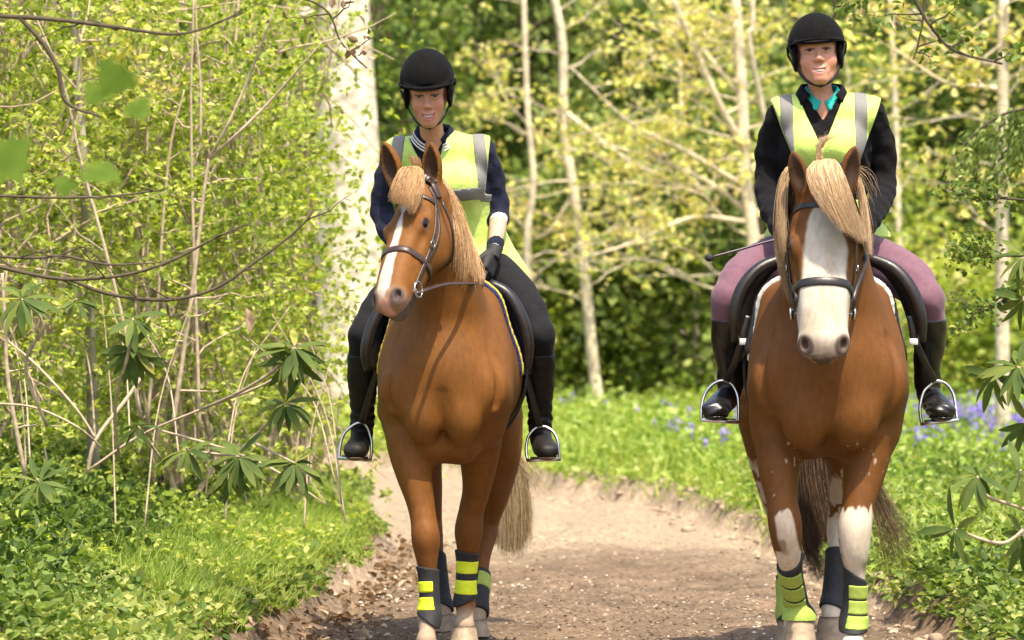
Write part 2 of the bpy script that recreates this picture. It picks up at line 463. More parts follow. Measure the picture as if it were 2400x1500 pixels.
def gheight(x, y, full=False):
    x = np.asarray(x, float); y = np.asarray(y, float); sh = x.shape; x, y = x.ravel(), y.ravel()
    Q = np.column_stack([x, y * .8, np.zeros_like(x)])
    sd = polysd(x, y, TRACK) + .16 * fbm(Q, 1.3, 41, 3) + .07 * fbm(Q, 6, 42, 2)
    bank = .17 * sstep(-.07, .10, sd) + .05 * sstep(.1, .8, sd)
    h = bank + .012 * fbm(Q, 3, 43, 3) * sstep(-.4, .0, -np.abs(sd)) + .05 * fbm(Q, .5, 44, 2) * sstep(.2, 2, sd)
    ins = sstep(.05, -.25, sd)
    h += ins * (.026 * fbm(Q, 4, 45, 3) + .014 * fbm(Q, 15, 46, 2) * (1 - sstep(30, 34, y)))
    h += .012 * np.sin(y * 1.3 + x) * ins - .030 * ins * np.exp(-((x - .15 + .25 * np.sin(y * .35)) / .16) ** 2) - .024 * ins * np.exp(-((x - .95 + .2 * np.sin(y * .3 + 1)) / .14) ** 2)
    for px_, py_, a_, k_ in PRINTS:            # hoof prints
        m = (np.abs(x - px_) < .16) & (np.abs(y - py_) < .16)
        if m.any():
            r = np.hypot(x[m] - px_, y[m] - py_); h[m] += ins[m] * k_ * (-.026 * sstep(.075, .045, r) + .010 * np.exp(-((r - .09) / .02) ** 2))
    h += sstep(-.8, -3.5, x) * .22 * sstep(8, 18, y) * (sd > 0)      # the left bank rises a little
    h += 14 * sstep(62, 105, y) + .6 * sstep(45, 62, y)
    h = np.where(y < 16, h * sstep(2, 12, y) if False else h, h)
    h = h.reshape(sh); return (h, sd.reshape(sh)) if full else h
def build_ground():
    xs = np.unique(np.concatenate([-np.geomspace(3.6, 400, 26)[::-1], np.arange(-3.6, 4.2, .035), np.geomspace(4.2, 400, 26)]))
    ys = np.unique(np.concatenate([-np.geomspace(1, 300, 12)[::-1], np.linspace(0, 14, 15), np.arange(14, 40, .05), np.arange(40, 64, .4), np.geomspace(64, 900, 24)]))
    X, Y = np.meshgrid(xs, ys, indexing='ij'); H, SD = gheight(X, Y, True)
    H = H + np.where((X > -3.6) & (X < 4.2) & (Y > 14) & (Y < 26), .006 * vnoise(np.column_stack([X.ravel(), Y.ravel(), 0 * X.ravel()]), 30, 47).reshape(X.shape), 0)
    V = np.stack([X, Y, H], -1).reshape(-1, 3); n, m = X.shape; id_ = np.arange(n * m).reshape(n, m)
    F = np.stack([id_[:-1, :-1], id_[1:, :-1], id_[1:, 1:], id_[:-1, 1:]], -1).reshape(-1, 4)
    Q = np.column_stack([V[:, 0], V[:, 1], 0 * V[:, 0]]); sd = SD.ravel(); n1 = fbm(Q, .9, 51, 4); n2 = fbm(Q, 5, 52, 3)
    sand = A([.31, .24, .165]) * (1 + .10 * n2[:, None]); shaded_mulch = A([.165, .115, .075]) * (1 + .35 * n2[:, None]); soil = A([.13, .12, .045]) * (1 + .4 * n2[:, None])
    w = sstep(27.0, 23.6, V[:, 1] + 2.2 * n1 + 1.3 * sstep(.5, 1.4, V[:, 0]))          # foreground bark mulch with shade painted into its brown; dry sand farther on
    col = blend(sand, shaded_mulch, w); col = blend(col, A([.40, .30, .21]), sstep(-.16, -.02, sd) * .55 * (V[:, 1] > 20))
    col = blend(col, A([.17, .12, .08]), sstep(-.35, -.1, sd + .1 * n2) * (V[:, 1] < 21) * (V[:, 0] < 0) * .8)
    col = blend(col, soil, sstep(.02, .14, sd + .04 * n2)); col = blend(col, A([.10, .16, .03]), sstep(45, 70, V[:, 1]))
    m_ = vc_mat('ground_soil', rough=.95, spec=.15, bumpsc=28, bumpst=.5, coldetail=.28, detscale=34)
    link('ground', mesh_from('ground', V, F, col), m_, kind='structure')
def grow(x, y): return gheight(x, y)

# ---- leaf and twig makers
def rdir(n, g, up=0., flat=1.):
    d = g.normal(0, 1, (n, 3)); d[:, 2] = d[:, 2] * flat + up; return nrm(d)
def leaves(C, D, N_, L, W_, kind='diamond', fold=.18):
    C, D = np.asarray(C, float), nrm(D); n = len(C); L = np.broadcast_to(L, n)[:, None]; W_ = np.broadcast_to(W_, n)[:, None]
    B = nrm(np.cross(D, N_)); N_ = np.cross(B, D); o = np.arange(n)[:, None]
    if kind == 'diamond':
        V = np.stack([C, C + D * L * .45 + B * W_ / 2 + N_ * W_ * fold, C + D * L, C + D * L * .45 - B * W_ / 2 + N_ * W_ * fold], 1); return V.reshape(-1, 3), [o * 4 + A([0, 1, 2, 3])]
    if kind == 'oval':
        V = np.stack([C, C + D * L * .28 + B * W_ * .42 + N_ * W_ * fold, C + D * L * .68 + B * W_ * .42 + N_ * W_ * fold, C + D * L - N_ * L * .12,
                      C + D * L * .68 - B * W_ * .42 + N_ * W_ * fold, C + D * L * .28 - B * W_ * .42 + N_ * W_ * fold], 1)
        return V.reshape(-1, 3), [np.concatenate([o * 6 + A([0, 1, 2, 3]), o * 6 + A([0, 3, 4, 5])])]
    # long curved blade with midrib: 5 stations
    st = [(0, .06), (.2, .62), (.45, 1.), (.72, .82), (.9, .42), (1., .04)]; V = []
    for t, w in st:
        c = C + D * L * t - N_ * L * .22 * t * t
        V += [c - B * W_ * w / 2 + N_ * W_ * w * fold, c, c + B * W_ * w / 2 + N_ * W_ * w * fold]
    V = np.stack(V, 1); k = 3 * len(st); F = []
    for i in range(len(st) - 1):
        F.append(o * k + A([3 * i, 3 * i + 1, 3 * i + 4, 3 * i + 3])); F.append(o * k + A([3 * i + 1, 3 * i + 2, 3 * i + 5, 3 * i + 4]))
    return V.reshape(-1, 3), [np.concatenate(F)]
def blades(C, H_, W_, g, lean=.2):
    """grass blades: 3-station tapering strips"""
    n = len(C); a = g.random(n) * 6.28; B = np.stack([np.cos(a), np.sin(a), 0 * a], 1); l = g.normal(0, lean, (n, 2)); D = np.column_stack([l, np.ones(n)])
    H_ = np.broadcast_to(H_, n)[:, None]; W_ = np.broadcast_to(W_, n)[:, None]; bend = np.column_stack([l, -.2 * np.ones(n)]) * .9
    V = []
    for t, w in ((0, 1.), (.5, .8), (1., .08)):
        c = C + D * H_ * t + bend * H_ * t * t; V += [c - B * W_ * w / 2, c + B * W_ * w / 2]
    V = np.stack(V, 1); o = np.arange(n)[:, None]
    return V.reshape(-1, 3), [np.concatenate([o * 6 + A([0, 1, 3, 2]), o * 6 + A([2, 3, 5, 4])])]
def wander(a, b, n, amp, g):
    t = np.linspace(0, 1, n)[:, None]; q = a * (1 - t) + b * t; w = np.cumsum(g.normal(0, 1, (n, 3)), 0); w -= w[0] * (1 - t) + w[-1] * t
    return q + w * amp * np.linalg.norm(b - a) / np.sqrt(n)
def branches(path, rad, n, g, lmin, lmax, t0=.2, t1=1., up=.25, spread=1., sub=5, r=.25, ydamp=.7, side=None, amp=.08):
    """side limbs of a stem; returns tube parts and twig ends (points, directions)"""
    parts, ends = [], []
    q = catmull(path, 6); M = len(q)
    for i in range(n):
        t = t0 + (t1 - t0) * (i + g.random()) / n; k = min(int(t * (M - 1)), M - 2); o = q[k]
        d = nrm(A([g.choice([-1, 1]) if side is None else side, g.normal(0, ydamp), up + g.normal(0, .35)])); L = g.uniform(lmin, lmax) * (1.15 - .5 * t)
        e = o + d * L * spread; e[2] += .15 * L; p = wander(o, e, 7, amp, g); r0 = max(np.interp(t, [0, 1], rad) * r, .004)
        parts.append(tubes(p[None], np.linspace(r0, r0 * .25, 7)[None], 5, False)); ends += [(p[j], nrm(p[j] - p[j - 1])) for j in (3, 4, 5, 6)]
        for s_ in range(sub):
            j = g.integers(2, 7); d2 = nrm(nrm(p[j] - p[j - 1]) + g.normal(0, .6, 3)); L2 = L * g.uniform(.15, .45); p2 = wander(p[j], p[j] + d2 * L2, 5, amp, g)
            parts.append(tubes(p2[None], np.linspace(r0 * .42, r0 * .14, 5)[None], 4, False)); ends += [(p2[m_], nrm(p2[m_] - p2[m_ - 1])) for m_ in (2, 3, 4)]
    return parts, A([e[0] for e in ends]), A([e[1] for e in ends])
def leaf_cloud(E, g, per, spread, L, W_, kind='diamond', droop=0., up=.4):
    n = len(E) * per; C = np.repeat(E, per, 0) + g.normal(0, spread, (n, 3)); D = rdir(n, g, -droop, .7); N_ = rdir(n, g, up * 2)
    s = g.uniform(.6, 1.25, n); return leaves(C, D, N_, L * s, W_ * s, kind)
def thing(name, base, label, cat, group, parts):
    r = empty(name, base, label, cat, group)
    for nm, part, m in parts: pobj(nm, part, m, r)
    return r

M_BARKP = mat('pale_sunlit_bark', (.66, .55, .38), rough=.9, noise=9, var=.35, bump=(22, .6, .02))
M_BARKW = mat('pale_big_bark', (.70, .60, .45), rough=.9, noise=7, var=.40, bump=(12, .8, .04))
M_BARKG = mat('grey_bark', (.34, .30, .22), rough=.9, noise=12, var=.3, bump=(30, .6, .01))
M_BARKB = mat('brown_bark', (.20, .15, .10), rough=.9, noise=5, var=.35, bump=(12, .8, .03))
M_TWIG = mat('dark_twig', (.075, .055, .03), rough=.85, noise=30, var=.4)
M_TWIGP = mat('pale_twig', (.45, .345, .235), rough=.85, noise=30, var=.3)
M_LYEL = leaf_mat('young_yellow_leaf', [(.1, (.58, .58, .14)), (.4, (.66, .66, .14)), (.75, (.74, .68, .28)), (.97, (.62, .48, .20))], trans=.4, tint=(1.2, 1.15, .6))
M_LLIME = leaf_mat('fresh_lime_leaf', [(.1, (.12, .18, .03)), (.35, (.285, .38, .055)), (.7, (.45, .52, .10)), (.95, (.64, .62, .22))], trans=.48)
M_LGRN = leaf_mat('mid_green_leaf', [(.1, (.04, .075, .015)), (.4, (.10, .165, .03)), (.75, (.21, .29, .055)), (1., (.42, .45, .14))], trans=.35)
M_LDARK = leaf_mat('dark_evergreen_leaf', [(.1, (.055, .085, .022)), (.4, (.14, .20, .045)), (.7, (.26, .33, .075)), (1., (.48, .52, .18))], rough=.45, trans=.3)
M_LRHO = leaf_mat('rhododendron_leaf', [(.1, (.050, .085, .018)), (.5, (.095, .14, .028)), (.85, (.17, .20, .04)), (1., (.34, .31, .07))], rough=.7, trans=.22)
M_LFG = leaf_mat('sycamore_leaf', [(.2, (.09, .16, .02)), (.6, (.12, .20, .025)), (1., (.18, .27, .04))], rough=.8, trans=.55, tint=(1.3, 1.25, .35))
M_MEADOW = leaf_mat('meadow_leaf', [(.1, (.11, .20, .03)), (.4, (.22, .34, .045)), (.75, (.36, .47, .085)), (1., (.52, .57, .20))], trans=.4)
M_GRASS = leaf_mat('grass_blade', [(.1, (.13, .22, .03)), (.5, (.27, .38, .05)), (.9, (.46, .52, .13))], trans=.35)
M_BELL = leaf_mat('bluebell_petal', [(.1, (.24, .17, .62)), (.6, (.38, .28, .78)), (1., (.55, .42, .85))], trans=.3, tint=(1, 1, 1.1))
M_DEAD = leaf_mat('dead_leaf', [(.1, (.12, .07, .035)), (.5, (.25, .16, .09)), (.9, (.46, .35, .24)), (1., (.62, .54, .42))], trans=.15, tint=(1, .8, .5))

def scatter(n, x0, x1, y0, y1, g, keep):
    x = g.uniform(x0, x1, n); y = g.uniform(y0 ** .5, y1 ** .5, n) ** 2; h, sd = gheight(x, y, True); k = keep(x, y, sd); return x[k], y[k], h[k], sd[k]
def frust(x, y, m=.35): return np.abs(x) < 1200 * y / FPX + m

def build_cover():
    g = np.random.default_rng(101)
    # bright grass and herbs beyond the track and on the right
    x, y, h, sd = scatter(150000, -4, 8, 20, 62, g, lambda x, y, sd: (sd > .03) & frust(x, y) & (x > np.interp(y, [20, 33, 40, 62], [.5, -.6, -7, -9])))
    n = len(x); cl = fbm(np.column_stack([x, y, 0 * x]), 1.5, 61, 3); hh = g.uniform(.0, 1, n) ** 1.3 * (.22 + .20 * cl) * np.interp(sd, [0, .25, .8], [.25, .6, 1.]) * np.interp(y, [20, 30, 45, 60], [.9, 1., 1.1, 1.3])
    C = np.column_stack([x, y, h + hh]); s = g.uniform(.6, 1.3, n) * np.interp(y, [20, 60], [.85, 1.9])
    lv = leaves(C, rdir(n, g, .2, .5), rdir(n, g, 1.4), .055 * s, .036 * s)
    link('herb_carpet', mesh_from('herb_carpet', *lv, smooth=False), M_MEADOW, label='bright green leafy ground plants covering the meadow beyond the track', cat='ground cover', kind='stuff')
    x, y, h, sd = scatter(110000, -6, 8, 20, 60, g, lambda x, y, sd: (sd > -.02) & frust(x, y) & (x > np.interp(y, [20, 33, 40, 62], [.5, -.6, -7, -9])))
    bl = blades(np.column_stack([x, y, h - .01]), g.uniform(.08, .36, len(x)) * np.interp(sd, [0, .3], [.5, 1.]), .009 * np.interp(y, [20, 60], [1, 2.]), g)
    link('meadow_grass', mesh_from('meadow_grass', *bl, smooth=False), M_GRASS, label='yellow-green grass blades mixed through the meadow behind the riders', cat='grass', kind='stuff')
    # near right: darker, denser leaves
    x, y, h, sd = scatter(70000, 1.4, 4.2, 15.5, 30, g, lambda x, y, sd: (sd > .0) & frust(x, y) & (x > 1.5))
    n = len(x); hh = g.uniform(.01, .20, n) * np.interp(sd, [0, .3, 1], [.3, .7, 1.]); C = np.column_stack([x, y, h + hh]); s = g.uniform(.5, 1.25, n)
    link('woodland_floor_plants', mesh_from('woodland_floor_plants', *leaves(C, rdir(n, g, .2, .5), rdir(n, g, 1.6), .052 * s, .034 * s), smooth=False), M_LGRN, label='low mid-green leafy plants on the woodland floor at the lower right', cat='ground cover', kind='stuff')
    # near left: bramble and nettle leaves, taller
    x, y, h, sd = scatter(170000, -3.6, -.3, 15.0, 33, g, lambda x, y, sd: (sd > .02) & frust(x, y) & (x < -.4) & (g.random(len(x)) < np.interp(x + .10 * (y - 18), [-2.2, -1.0, -.6], [1, .75, .45])))
    n = len(x); top = np.interp(sd, [0, .4, 1.2, 2.], [.04, .10, .26, .44]) * (1 + .45 * fbm(np.column_stack([x, y, 0 * x]), 2.4, 9, 2)); hh = g.uniform(0, 1, n) ** .6 * top
    C = np.column_stack([x, y, h + hh]); s = g.uniform(.5, 1.3, n); s = g.uniform(.35, 1.5, n); lv = leaves(C, rdir(n, g, .1, .6), rdir(n, g, .9), .042 * s, .027 * s, 'oval')
    link('bramble_and_nettle_patch', mesh_from('bramble_and_nettle_patch', *lv, smooth=False), M_LGRN, label='dense patch of bramble and nettle leaves at the lower left', cat='ground cover', kind='stuff')
    x, y, h, sd = scatter(14000, -2.9, -.7, 17.5, 26, g, lambda x, y, sd: (sd > .1) & frust(x, y)); n = len(x); pt = fbm(np.column_stack([x, y, 0 * x]), 1.6, 77, 2)
    k = pt > .05; x, y, h, sd = x[k], y[k], h[k], sd[k]; n = len(x); C = np.column_stack([x, y, h + g.uniform(.05, 1, n) * .36 * np.interp(sd, [0, 1.4], [.35, 1])]); s = g.uniform(.5, 1.2, n)
    link('young_herb_shoots', mesh_from('young_herb_shoots', *leaves(C, rdir(n, g, .2, .5), rdir(n, g, 1.0), .042 * s, .025 * s, 'oval'), smooth=False), M_LLIME, label='paler young shoots standing above the bramble patch on the left', cat='ground cover', kind='stuff')
    # grass tuft along the left edge of the track
    x, y, h, sd = scatter(120000, -2.3, -.4, 17.5, 27, g, lambda x, y, sd: (sd > .02) & (sd < 1.1) & frust(x, y) & (g.random(len(x)) < np.interp(sd, [.02, .3, 1.1], [.7, 1, .1])))
    link('grass_tuft', mesh_from('grass_tuft', *blades(np.column_stack([x, y, h - .01]), g.uniform(.05, .25, len(x)) * np.interp(sd, [0, .35], [.4, 1.]), .0055, g), smooth=False), M_GRASS, label='long bright grass growing along the left edge of the track', cat='grass', kind='stuff')
    # bluebells
    x, y, h, sd = scatter(5200, .2, 8.5, 30.5, 44, g, lambda x, y, sd: (sd > .8) & frust(x, y)); pt = fbm(np.column_stack([x, y * .5, 0 * x]), .45, 88, 2)
    k = (pt + np.interp(x, [.5, 2.5, 4, 6], [-.25, -.12, .2, .4]) + g.normal(0, .18, len(x)) > .0) & (g.random(len(x)) < np.interp(y, [30.5, 33, 40, 44], [.5, 1, .5, .15]) * np.interp(x, [.5, 2.5, 3.6, 5], [.16, .25, .7, .9])); x, y, h = x[k], y[k], h[k]; n = len(x); per = 12
    t = np.tile(np.linspace(0, 1, per), n); X = np.repeat(x, per); Y = np.repeat(y, per); Z = np.repeat(h + g.uniform(.12, .22, n), per) + t * .10
    C = np.column_stack([X, Y, Z]) + g.normal(0, .012, (n * per, 3)); lv = leaves(C, rdir(n * per, g, -.4), rdir(n * per, g), .032, .026, 'oval'); st = tubes(np.stack([np.column_stack([x, y, h]), np.column_stack([x, y, h + .12]), np.column_stack([x, y, h + .24])], 1), .0035, 3, False)
    link('bluebells', mesh_from('bluebells', *lv, smooth=False), M_BELL, label='drift of violet bluebells flowering in the meadow behind the right-hand horse', cat='flowers', kind='stuff')
    link('bluebell_stems', mesh_from('bluebell_stems', *st), M_GRASS, label='green stems carrying the violet bluebell flowers', cat='flower stems', kind='stuff')
    # leaf litter and bark chips on the track
    x, y, h, sd = scatter(26000, -1.9, 2.2, 17.2, 30, g, lambda x, y, sd: (sd < .12) & (g.random(len(x)) < np.interp(y, [17, 21, 24, 30], [1, .8, .15, .04])))
    n = len(x); C = np.column_stack([x, y, h + .004]); s = g.uniform(.35, 1.3, n); lv = leaves(C, rdir(n, g, 0, .15), rdir(n, g, 3), .020 * s, .012 * s)
    link('bark_chips', mesh_from('bark_chips', *lv, smooth=False), leaf_mat('bark_chip', [(.1, (.10, .065, .04)), (.5, (.26, .18, .12)), (.85, (.46, .36, .26)), (1., (.78, .70, .60))], trans=.0), label='bark chips and grit strewn over the brown track', cat='bark chips', kind='stuff')
    x, y, h, sd = scatter(9000, -2.6, -.2, 17.2, 26, g, lambda x, y, sd: (sd > -.42) & (sd < .35) & (g.random(len(x)) < np.interp(sd, [-.4, -.1, .35], [.25, 1, .3]))); n = len(x)
    C = np.column_stack([x, y, h + g.uniform(.003, .02, n)]); s = g.uniform(.4, 1.2, n)
    link('leaf_litter', mesh_from('leaf_litter', *leaves(C, rdir(n, g, 0, .3), rdir(n, g, 1.5), .05 * s, .03 * s, 'oval', .3), smooth=False), M_DEAD, label='dry fallen leaves piled along the left edge of the track', cat='fallen leaves', kind='stuff')
    # crumbled clods along the right bank
    x, y, h, sd = scatter(1800, -.6, 2.2, 17.5, 34, g, lambda x, y, sd: (np.abs(sd) < .25) & (x > 0)); n = len(x); V, F = uvsphere((0, 0, 0), (1, 1, 1), n=6, m=4); k = len(V)
    r = g.uniform(.006, .03, n) * g.uniform(.5, 1.3, n); VV = (V[None] * g.uniform(.6, 1.3, (n, k, 3)) * r[:, None, None] * A([1.3, 1.3, .8]) + np.column_stack([x, y, h + r * .2])[:, None]).reshape(-1, 3)
    FF = [(f[None] + (np.arange(n) * k)[:, None, None]).reshape(-1, f.shape[1]) for f in F]
    link('soil_crumbs', mesh_from('soil_crumbs', VV, FF), mat('dry_soil', (.36, .27, .19), rough=.95, noise=12, var=.35), label='crumbled lumps of dry soil along the right bank of the track', cat='soil crumbs', kind='stuff')

def bush(name, base, size, nl, m, label, cat, group, seed, L=.06, Wd=.035, wood=M_TWIG, kind='diamond', stems=7, clump=.16, sparse=1., woodname='stem', leafname='foliage', rosette=0):
    """a shrub or low tree: limbs fan out of the base, leaf clumps fill its volume unevenly"""
    g = np.random.default_rng(seed); base = A(base, float); sx, sy, sz = size; parts = []; cen = []
    for i in range(stems):
        e = base + A([g.uniform(-.7, .7) * sx, g.uniform(-.7, .7) * sy, sz * g.uniform(.65, 1.0)]); p = wander(base + A([g.normal(0, .06), g.normal(0, .06), 0]), e, 8, .08, g)
        r0 = .010 + .006 * sz; r0 = r0 * (.62 if wood is M_TWIGP else 1.); parts.append(tubes(p[None], np.linspace(r0, r0 * .25, 8)[None], 6, False))
        for j in range(2, 8):
            for s_ in range(4):
                q = p[j] + g.normal(0, 1, 3) * A([sx, sy, sz * .5]) * .32; parts.append(tubes(wander(p[j], q, 5, .1, g)[None], np.linspace(r0 * .42, r0 * .14, 5)[None], 4, False)); cen.append(q)
    K = max(40, nl // 60); u = rdir(K, g); rr = g.random(K) ** .4; C0 = base + A([0, 0, sz * .52]) + u * rr[:, None] * A([sx, sy, sz * .52]); C0 = C0[fbm(C0, 1.6 / max(sx, .5), seed, 2) > -.35 * sparse]
    C0 = np.vstack([C0, A(cen)]); C0 = C0[C0[:, 2] > .05]; w = g.random(len(C0)) + .25; w /= w.sum(); k = g.choice(len(C0), nl, p=w)
    C = C0[k] + g.normal(0, clump, (nl, 3)) * A([1, 1, .7]); C[:, 2] = np.maximum(C[:, 2], base[2] + .03); s = g.uniform(.4, 1.55, nl)
    D_, N_ = rdir(nl, g, -.1, .7), rdir(nl, g, .9)
    if rosette:                                     # leaves open in small fans from shared buds
        k5 = np.arange(nl) // rosette * rosette; C = C[k5] + g.normal(0, .004, (nl, 3)); D_ = nrm(D_ + .35 * rdir(nl, g, .2)[k5]); N_ = nrm(N_ + 1.2 * rdir(nl, g, .9)[k5]); s = s * .3 + .7 * s[k5]
    return thing(name, base, label, cat, group, [(woodname, join(*parts), wood), (leafname, leaves(C, D_, N_, L * s, Wd * s, kind), m)])

def sapling(path, rad, label, cat, seed, nb, lm, m, wood, per=2, L=.075, Wd=.055, spread=.075, group=None, t0=.25, name='young_tree', extra=None, ydamp=.7, amp=.09, up=.25):
    g = np.random.default_rng(seed); q = PP(path); base = q[-1].copy() if q[-1][2] < q[0][2] else q[0].copy(); pts = q if q[0][2] < q[-1][2] else q[::-1]
    pts[0][2] = float(gheight(pts[0][0], pts[0][1])) - .02; r = [rad * 1.15] + [rad * (1 - .35 * i / (len(pts) - 1)) for i in range(1, len(pts))]
    tr = tube(pts, r, 10, 5); bp, E, D = branches(A(pts), (rad, rad * .6), nb, g, lm[0], lm[1], t0=t0, sub=4, ydamp=ydamp, amp=amp, up=up)
    if extra:
        for ex, er in extra:
            P_ = A(PP(ex)); bp.append(tube(P_, er, 7, 5)); b2, E2, D2 = branches(P_, (er[0], er[-1]), 7, g, .25, .8, t0=.15, sub=4, r=.5, ydamp=ydamp); bp += b2; E = np.vstack([E, E2])
    parts = [('trunk', join(tr, *bp), wood)]
    if per: parts.append(('crown', leaf_cloud(E, g, per, spread, L, Wd, 'oval'), m))
    return thing(name, pts[0], label, cat, group, parts)

SHRUBS = []
def build_back():
    # far wood: a mass of leaves climbing the slope
    g = np.random.default_rng(5); n = 90000; x = g.uniform(-13, 13, n); y = g.uniform(64, 80, n); z0 = gheight(x, y); z = z0 + g.random(n) ** .8 * 7; k = fbm(np.column_stack([x, y, z]), .55, 3, 3) > -.45
    C = np.column_stack([x, y, z])[k]; n = len(C); link('far_wood', mesh_from('far_wood', *leaves(C, rdir(n, g), rdir(n, g, .6), .24, .16), smooth=False), M_LGRN, label='far wood closing the view behind all the trees', cat='woodland', kind='stuff')
    hz = [(-6.6, 55, 2.0, 6.4, 0), (-4.2, 58, 2.0, 6.8, 1), (-2.2, 53, 1.7, 6.2, 0), (.2, 55, 1.8, 6.4, 2), (2.1, 52, 1.7, 5.9, 2), (3.9, 54, 1.8, 6.2, 2), (5.7, 57, 1.9, 6.6, 0), (7.4, 54, 1.8, 6.4, 1), (1.0, 48, 1.1, 3.0, 2), (3.0, 47, 1.3, 3.4, 2)]
    lab = ['dark evergreen at the far left end, behind the lime shrubs', 'tall evergreen behind the grey-barked trunk on the left', 'evergreen beside the big pale trunk, behind the left-hand rider', 'dark evergreen directly right of the left-hand rider', 'dark evergreen in the middle, behind the slim leaning trunk', 'dark evergreen left of the right-hand rider, behind the yellow leaves', 'evergreen behind the right-hand rider', 'evergreen at the far right edge behind the pale trunk', 'low dark bush right of the bright lime bush, in the gap between the riders', 'low dark bush left of the right-hand rider\'s boot']
    for i, (x, y, r, h, c) in enumerate(hz):
        bush('evergreen_tree' if i < 8 else 'evergreen_bush', (x, y, float(gheight(x, y))), (r, 1.3, h), 9000 if i < 8 else 6000, [M_LGRN, M_LGRN, M_LDARK][c], lab[i], 'tree' if i < 8 else 'bush', 'evergreens at the back of the clearing', 200 + i, .13, .085, clump=.24, woodname='trunk', leafname='crown')
    # pale-stemmed young trees with yellow spring leaves
    gr = 'young trees with yellow spring leaves'
    sapling([(1290, -40, 46), (1318, 100, 46), (1322, 300, 46), (1345, 450, 46), (1370, 640, 46), (1390, 850, 46), (1407, 1022, 46)], .064, 'slim pale trunk leaning left, standing alone in the gap between the riders', 'tree', 31, 15, (.8, 2.0), M_LYEL, M_BARKP, group=gr, extra=[([(1322, 260, 46), (1400, 320, 45.8), (1480, 380, 45.6), (1570, 420, 45.5)], (.028, .01)), ([(1345, 450, 46), (1290, 540, 46.1), (1250, 560, 46.2)], (.02, .012))])
    sapling([(1226, -40, 44), (1236, 250, 44), (1250, 420, 44), (1237, 540, 44), (1237, 700, 44), (1240, 1040, 44)], .042, 'thin pale trunk just right of the left-hand rider\'s elbow', 'tree', 32, 12, (.7, 1.6), M_LYEL, M_BARKP, group=gr, per=3)
    sapling([(1720, -40, 42), (1738, 200, 42), (1745, 400, 42), (1765, 560, 42), (1778, 800, 42), (1790, 1060, 42)], .074, 'thickest pale sapling trunk, just left of the right-hand rider', 'tree', 33, 18, (1.0, 2.4), M_LYEL, M_BARKP, group=gr, per=2,
            extra=[([(1745, 350, 42), (1690, 250, 41.8), (1645, 150, 41.7), (1570, -20, 41.6)], (.036, .024)), ([(1735, 430, 42), (1600, 350, 41.8), (1480, 290, 41.6), (1340, 160, 41.5)], (.028, .01)), ([(1755, 500, 42), (1650, 420, 42.2), (1520, 370, 42.3), (1400, 330, 42.5)], (.026, .01)), ([(1750, 520, 42), (1620, 510, 41.7), (1480, 570, 41.5), (1380, 600, 41.4)], (.026, .009)), ([(1740, 230, 42), (1660, 130, 42.2), (1600, 60, 42.4)], (.024, .012))])
    sapling([(1765, -40, 40), (1764, 60, 40), (1758, 110, 40), (1810, 420, 40.3), (1835, 1080, 40.5)], .030, 'thin bright stem crossing beside the right-hand rider\'s helmet', 'tree', 34, 8, (.6, 1.4), M_LYEL, M_BARKP, group=gr, per=3)
    sapling([(2352, -40, 34.2), (2350, 300, 34.3), (2349, 600, 34.4), (2350, 900, 34.5), (2351, 1128, 34.6)], .064, 'straight pale trunk near the right edge of the picture', 'tree', 35, 10, (.5, 1.3), M_LYEL, M_BARKP, per=2, t0=.45, group=gr, extra=[([(2350, 155, 34.3), (2270, 135, 34.2), (2200, 90, 34.1), (2140, 20, 34)], (.03, .012)), ([(2350, 210, 34.3), (2280, 200, 34.2), (2210, 190, 34.1), (2090, 110, 34.0)], (.022, .008))])
    sapling([(1585, -40, 49), (1600, 300, 49), (1625, 700, 49), (1640, 960, 49)], .036, 'thin half-hidden stem behind the yellow leaves in the middle', 'tree', 36, 9, (.8, 2.0), M_LYEL, M_BARKP, per=2, group=gr)
    sapling([(2085, -40, 46), (2100, 300, 46), (2110, 700, 46), (2120, 1000, 46)], .040, 'sapling with hazy yellow leaves right of the right-hand rider\'s shoulder', 'tree', 37, 9, (.7, 1.8), M_LYEL, M_BARKP, per=2, group=gr)
    # older trunks
    sapling([(2300, -60, 58), (2290, 250, 58), (2270, 500, 58), (2262, 800, 58), (2262, 985, 58)], .21, 'broad brown blurred trunk behind the pale trunk on the right', 'tree', 38, 8, (1, 2.5), M_LGRN, M_BARKB, per=10, t0=.6, L=.12, Wd=.08, spread=.2, name='old_tree')
    sapling([(802, -60, 42), (810, 150, 42), (816, 350, 42), (822, 700, 42), (832, 1052, 42)], .36, 'big pale sunlit trunk behind the left-hand rider', 'tree', 39, 1, (.5, .8), M_LLIME, M_BARKW, per=1, t0=.8, name='old_tree', L=.07, Wd=.05, spread=.12)
    sapling([(170, -60, 21.6), (180, 150, 21.6), (196, 400, 21.6), (206, 600, 21.8), (215, 900, 22), (222, 1250, 22.2)], .031, 'grey-barked slim trunk on the left among the lime shrubs', 'tree', 40, 7, (.3, .8), M_LYEL, M_BARKG, per=3, t0=.5, L=.05, Wd=.035)
    # lime bushes in the clearing
    bush('lime_bush', (.72, 47.6, .1), (.95, .6, 1.95), 12000, M_LLIME, 'bright lime-green bush in the gap between the riders', 'bush', None, 61, .085, .06, clump=.13)
    bush('lime_bush', (5.0, 45, .1), (1.1, .9, 1.9), 6500, M_LLIME, 'yellow-green bush at the back right, left of the pale trunk', 'bush', None, 62, .085, .06, clump=.16)
    bush('lime_bush', (3.9, 50, .2), (1.0, .9, 3.6), 6500, M_LLIME, 'pale lime tree blur above the right-hand rider\'s shoulder', 'bush', None, 63, .10, .07, clump=.2)
    # shrubs on the left, full of fresh leaves
    gs = 'fresh-leaved shrubs on the left'
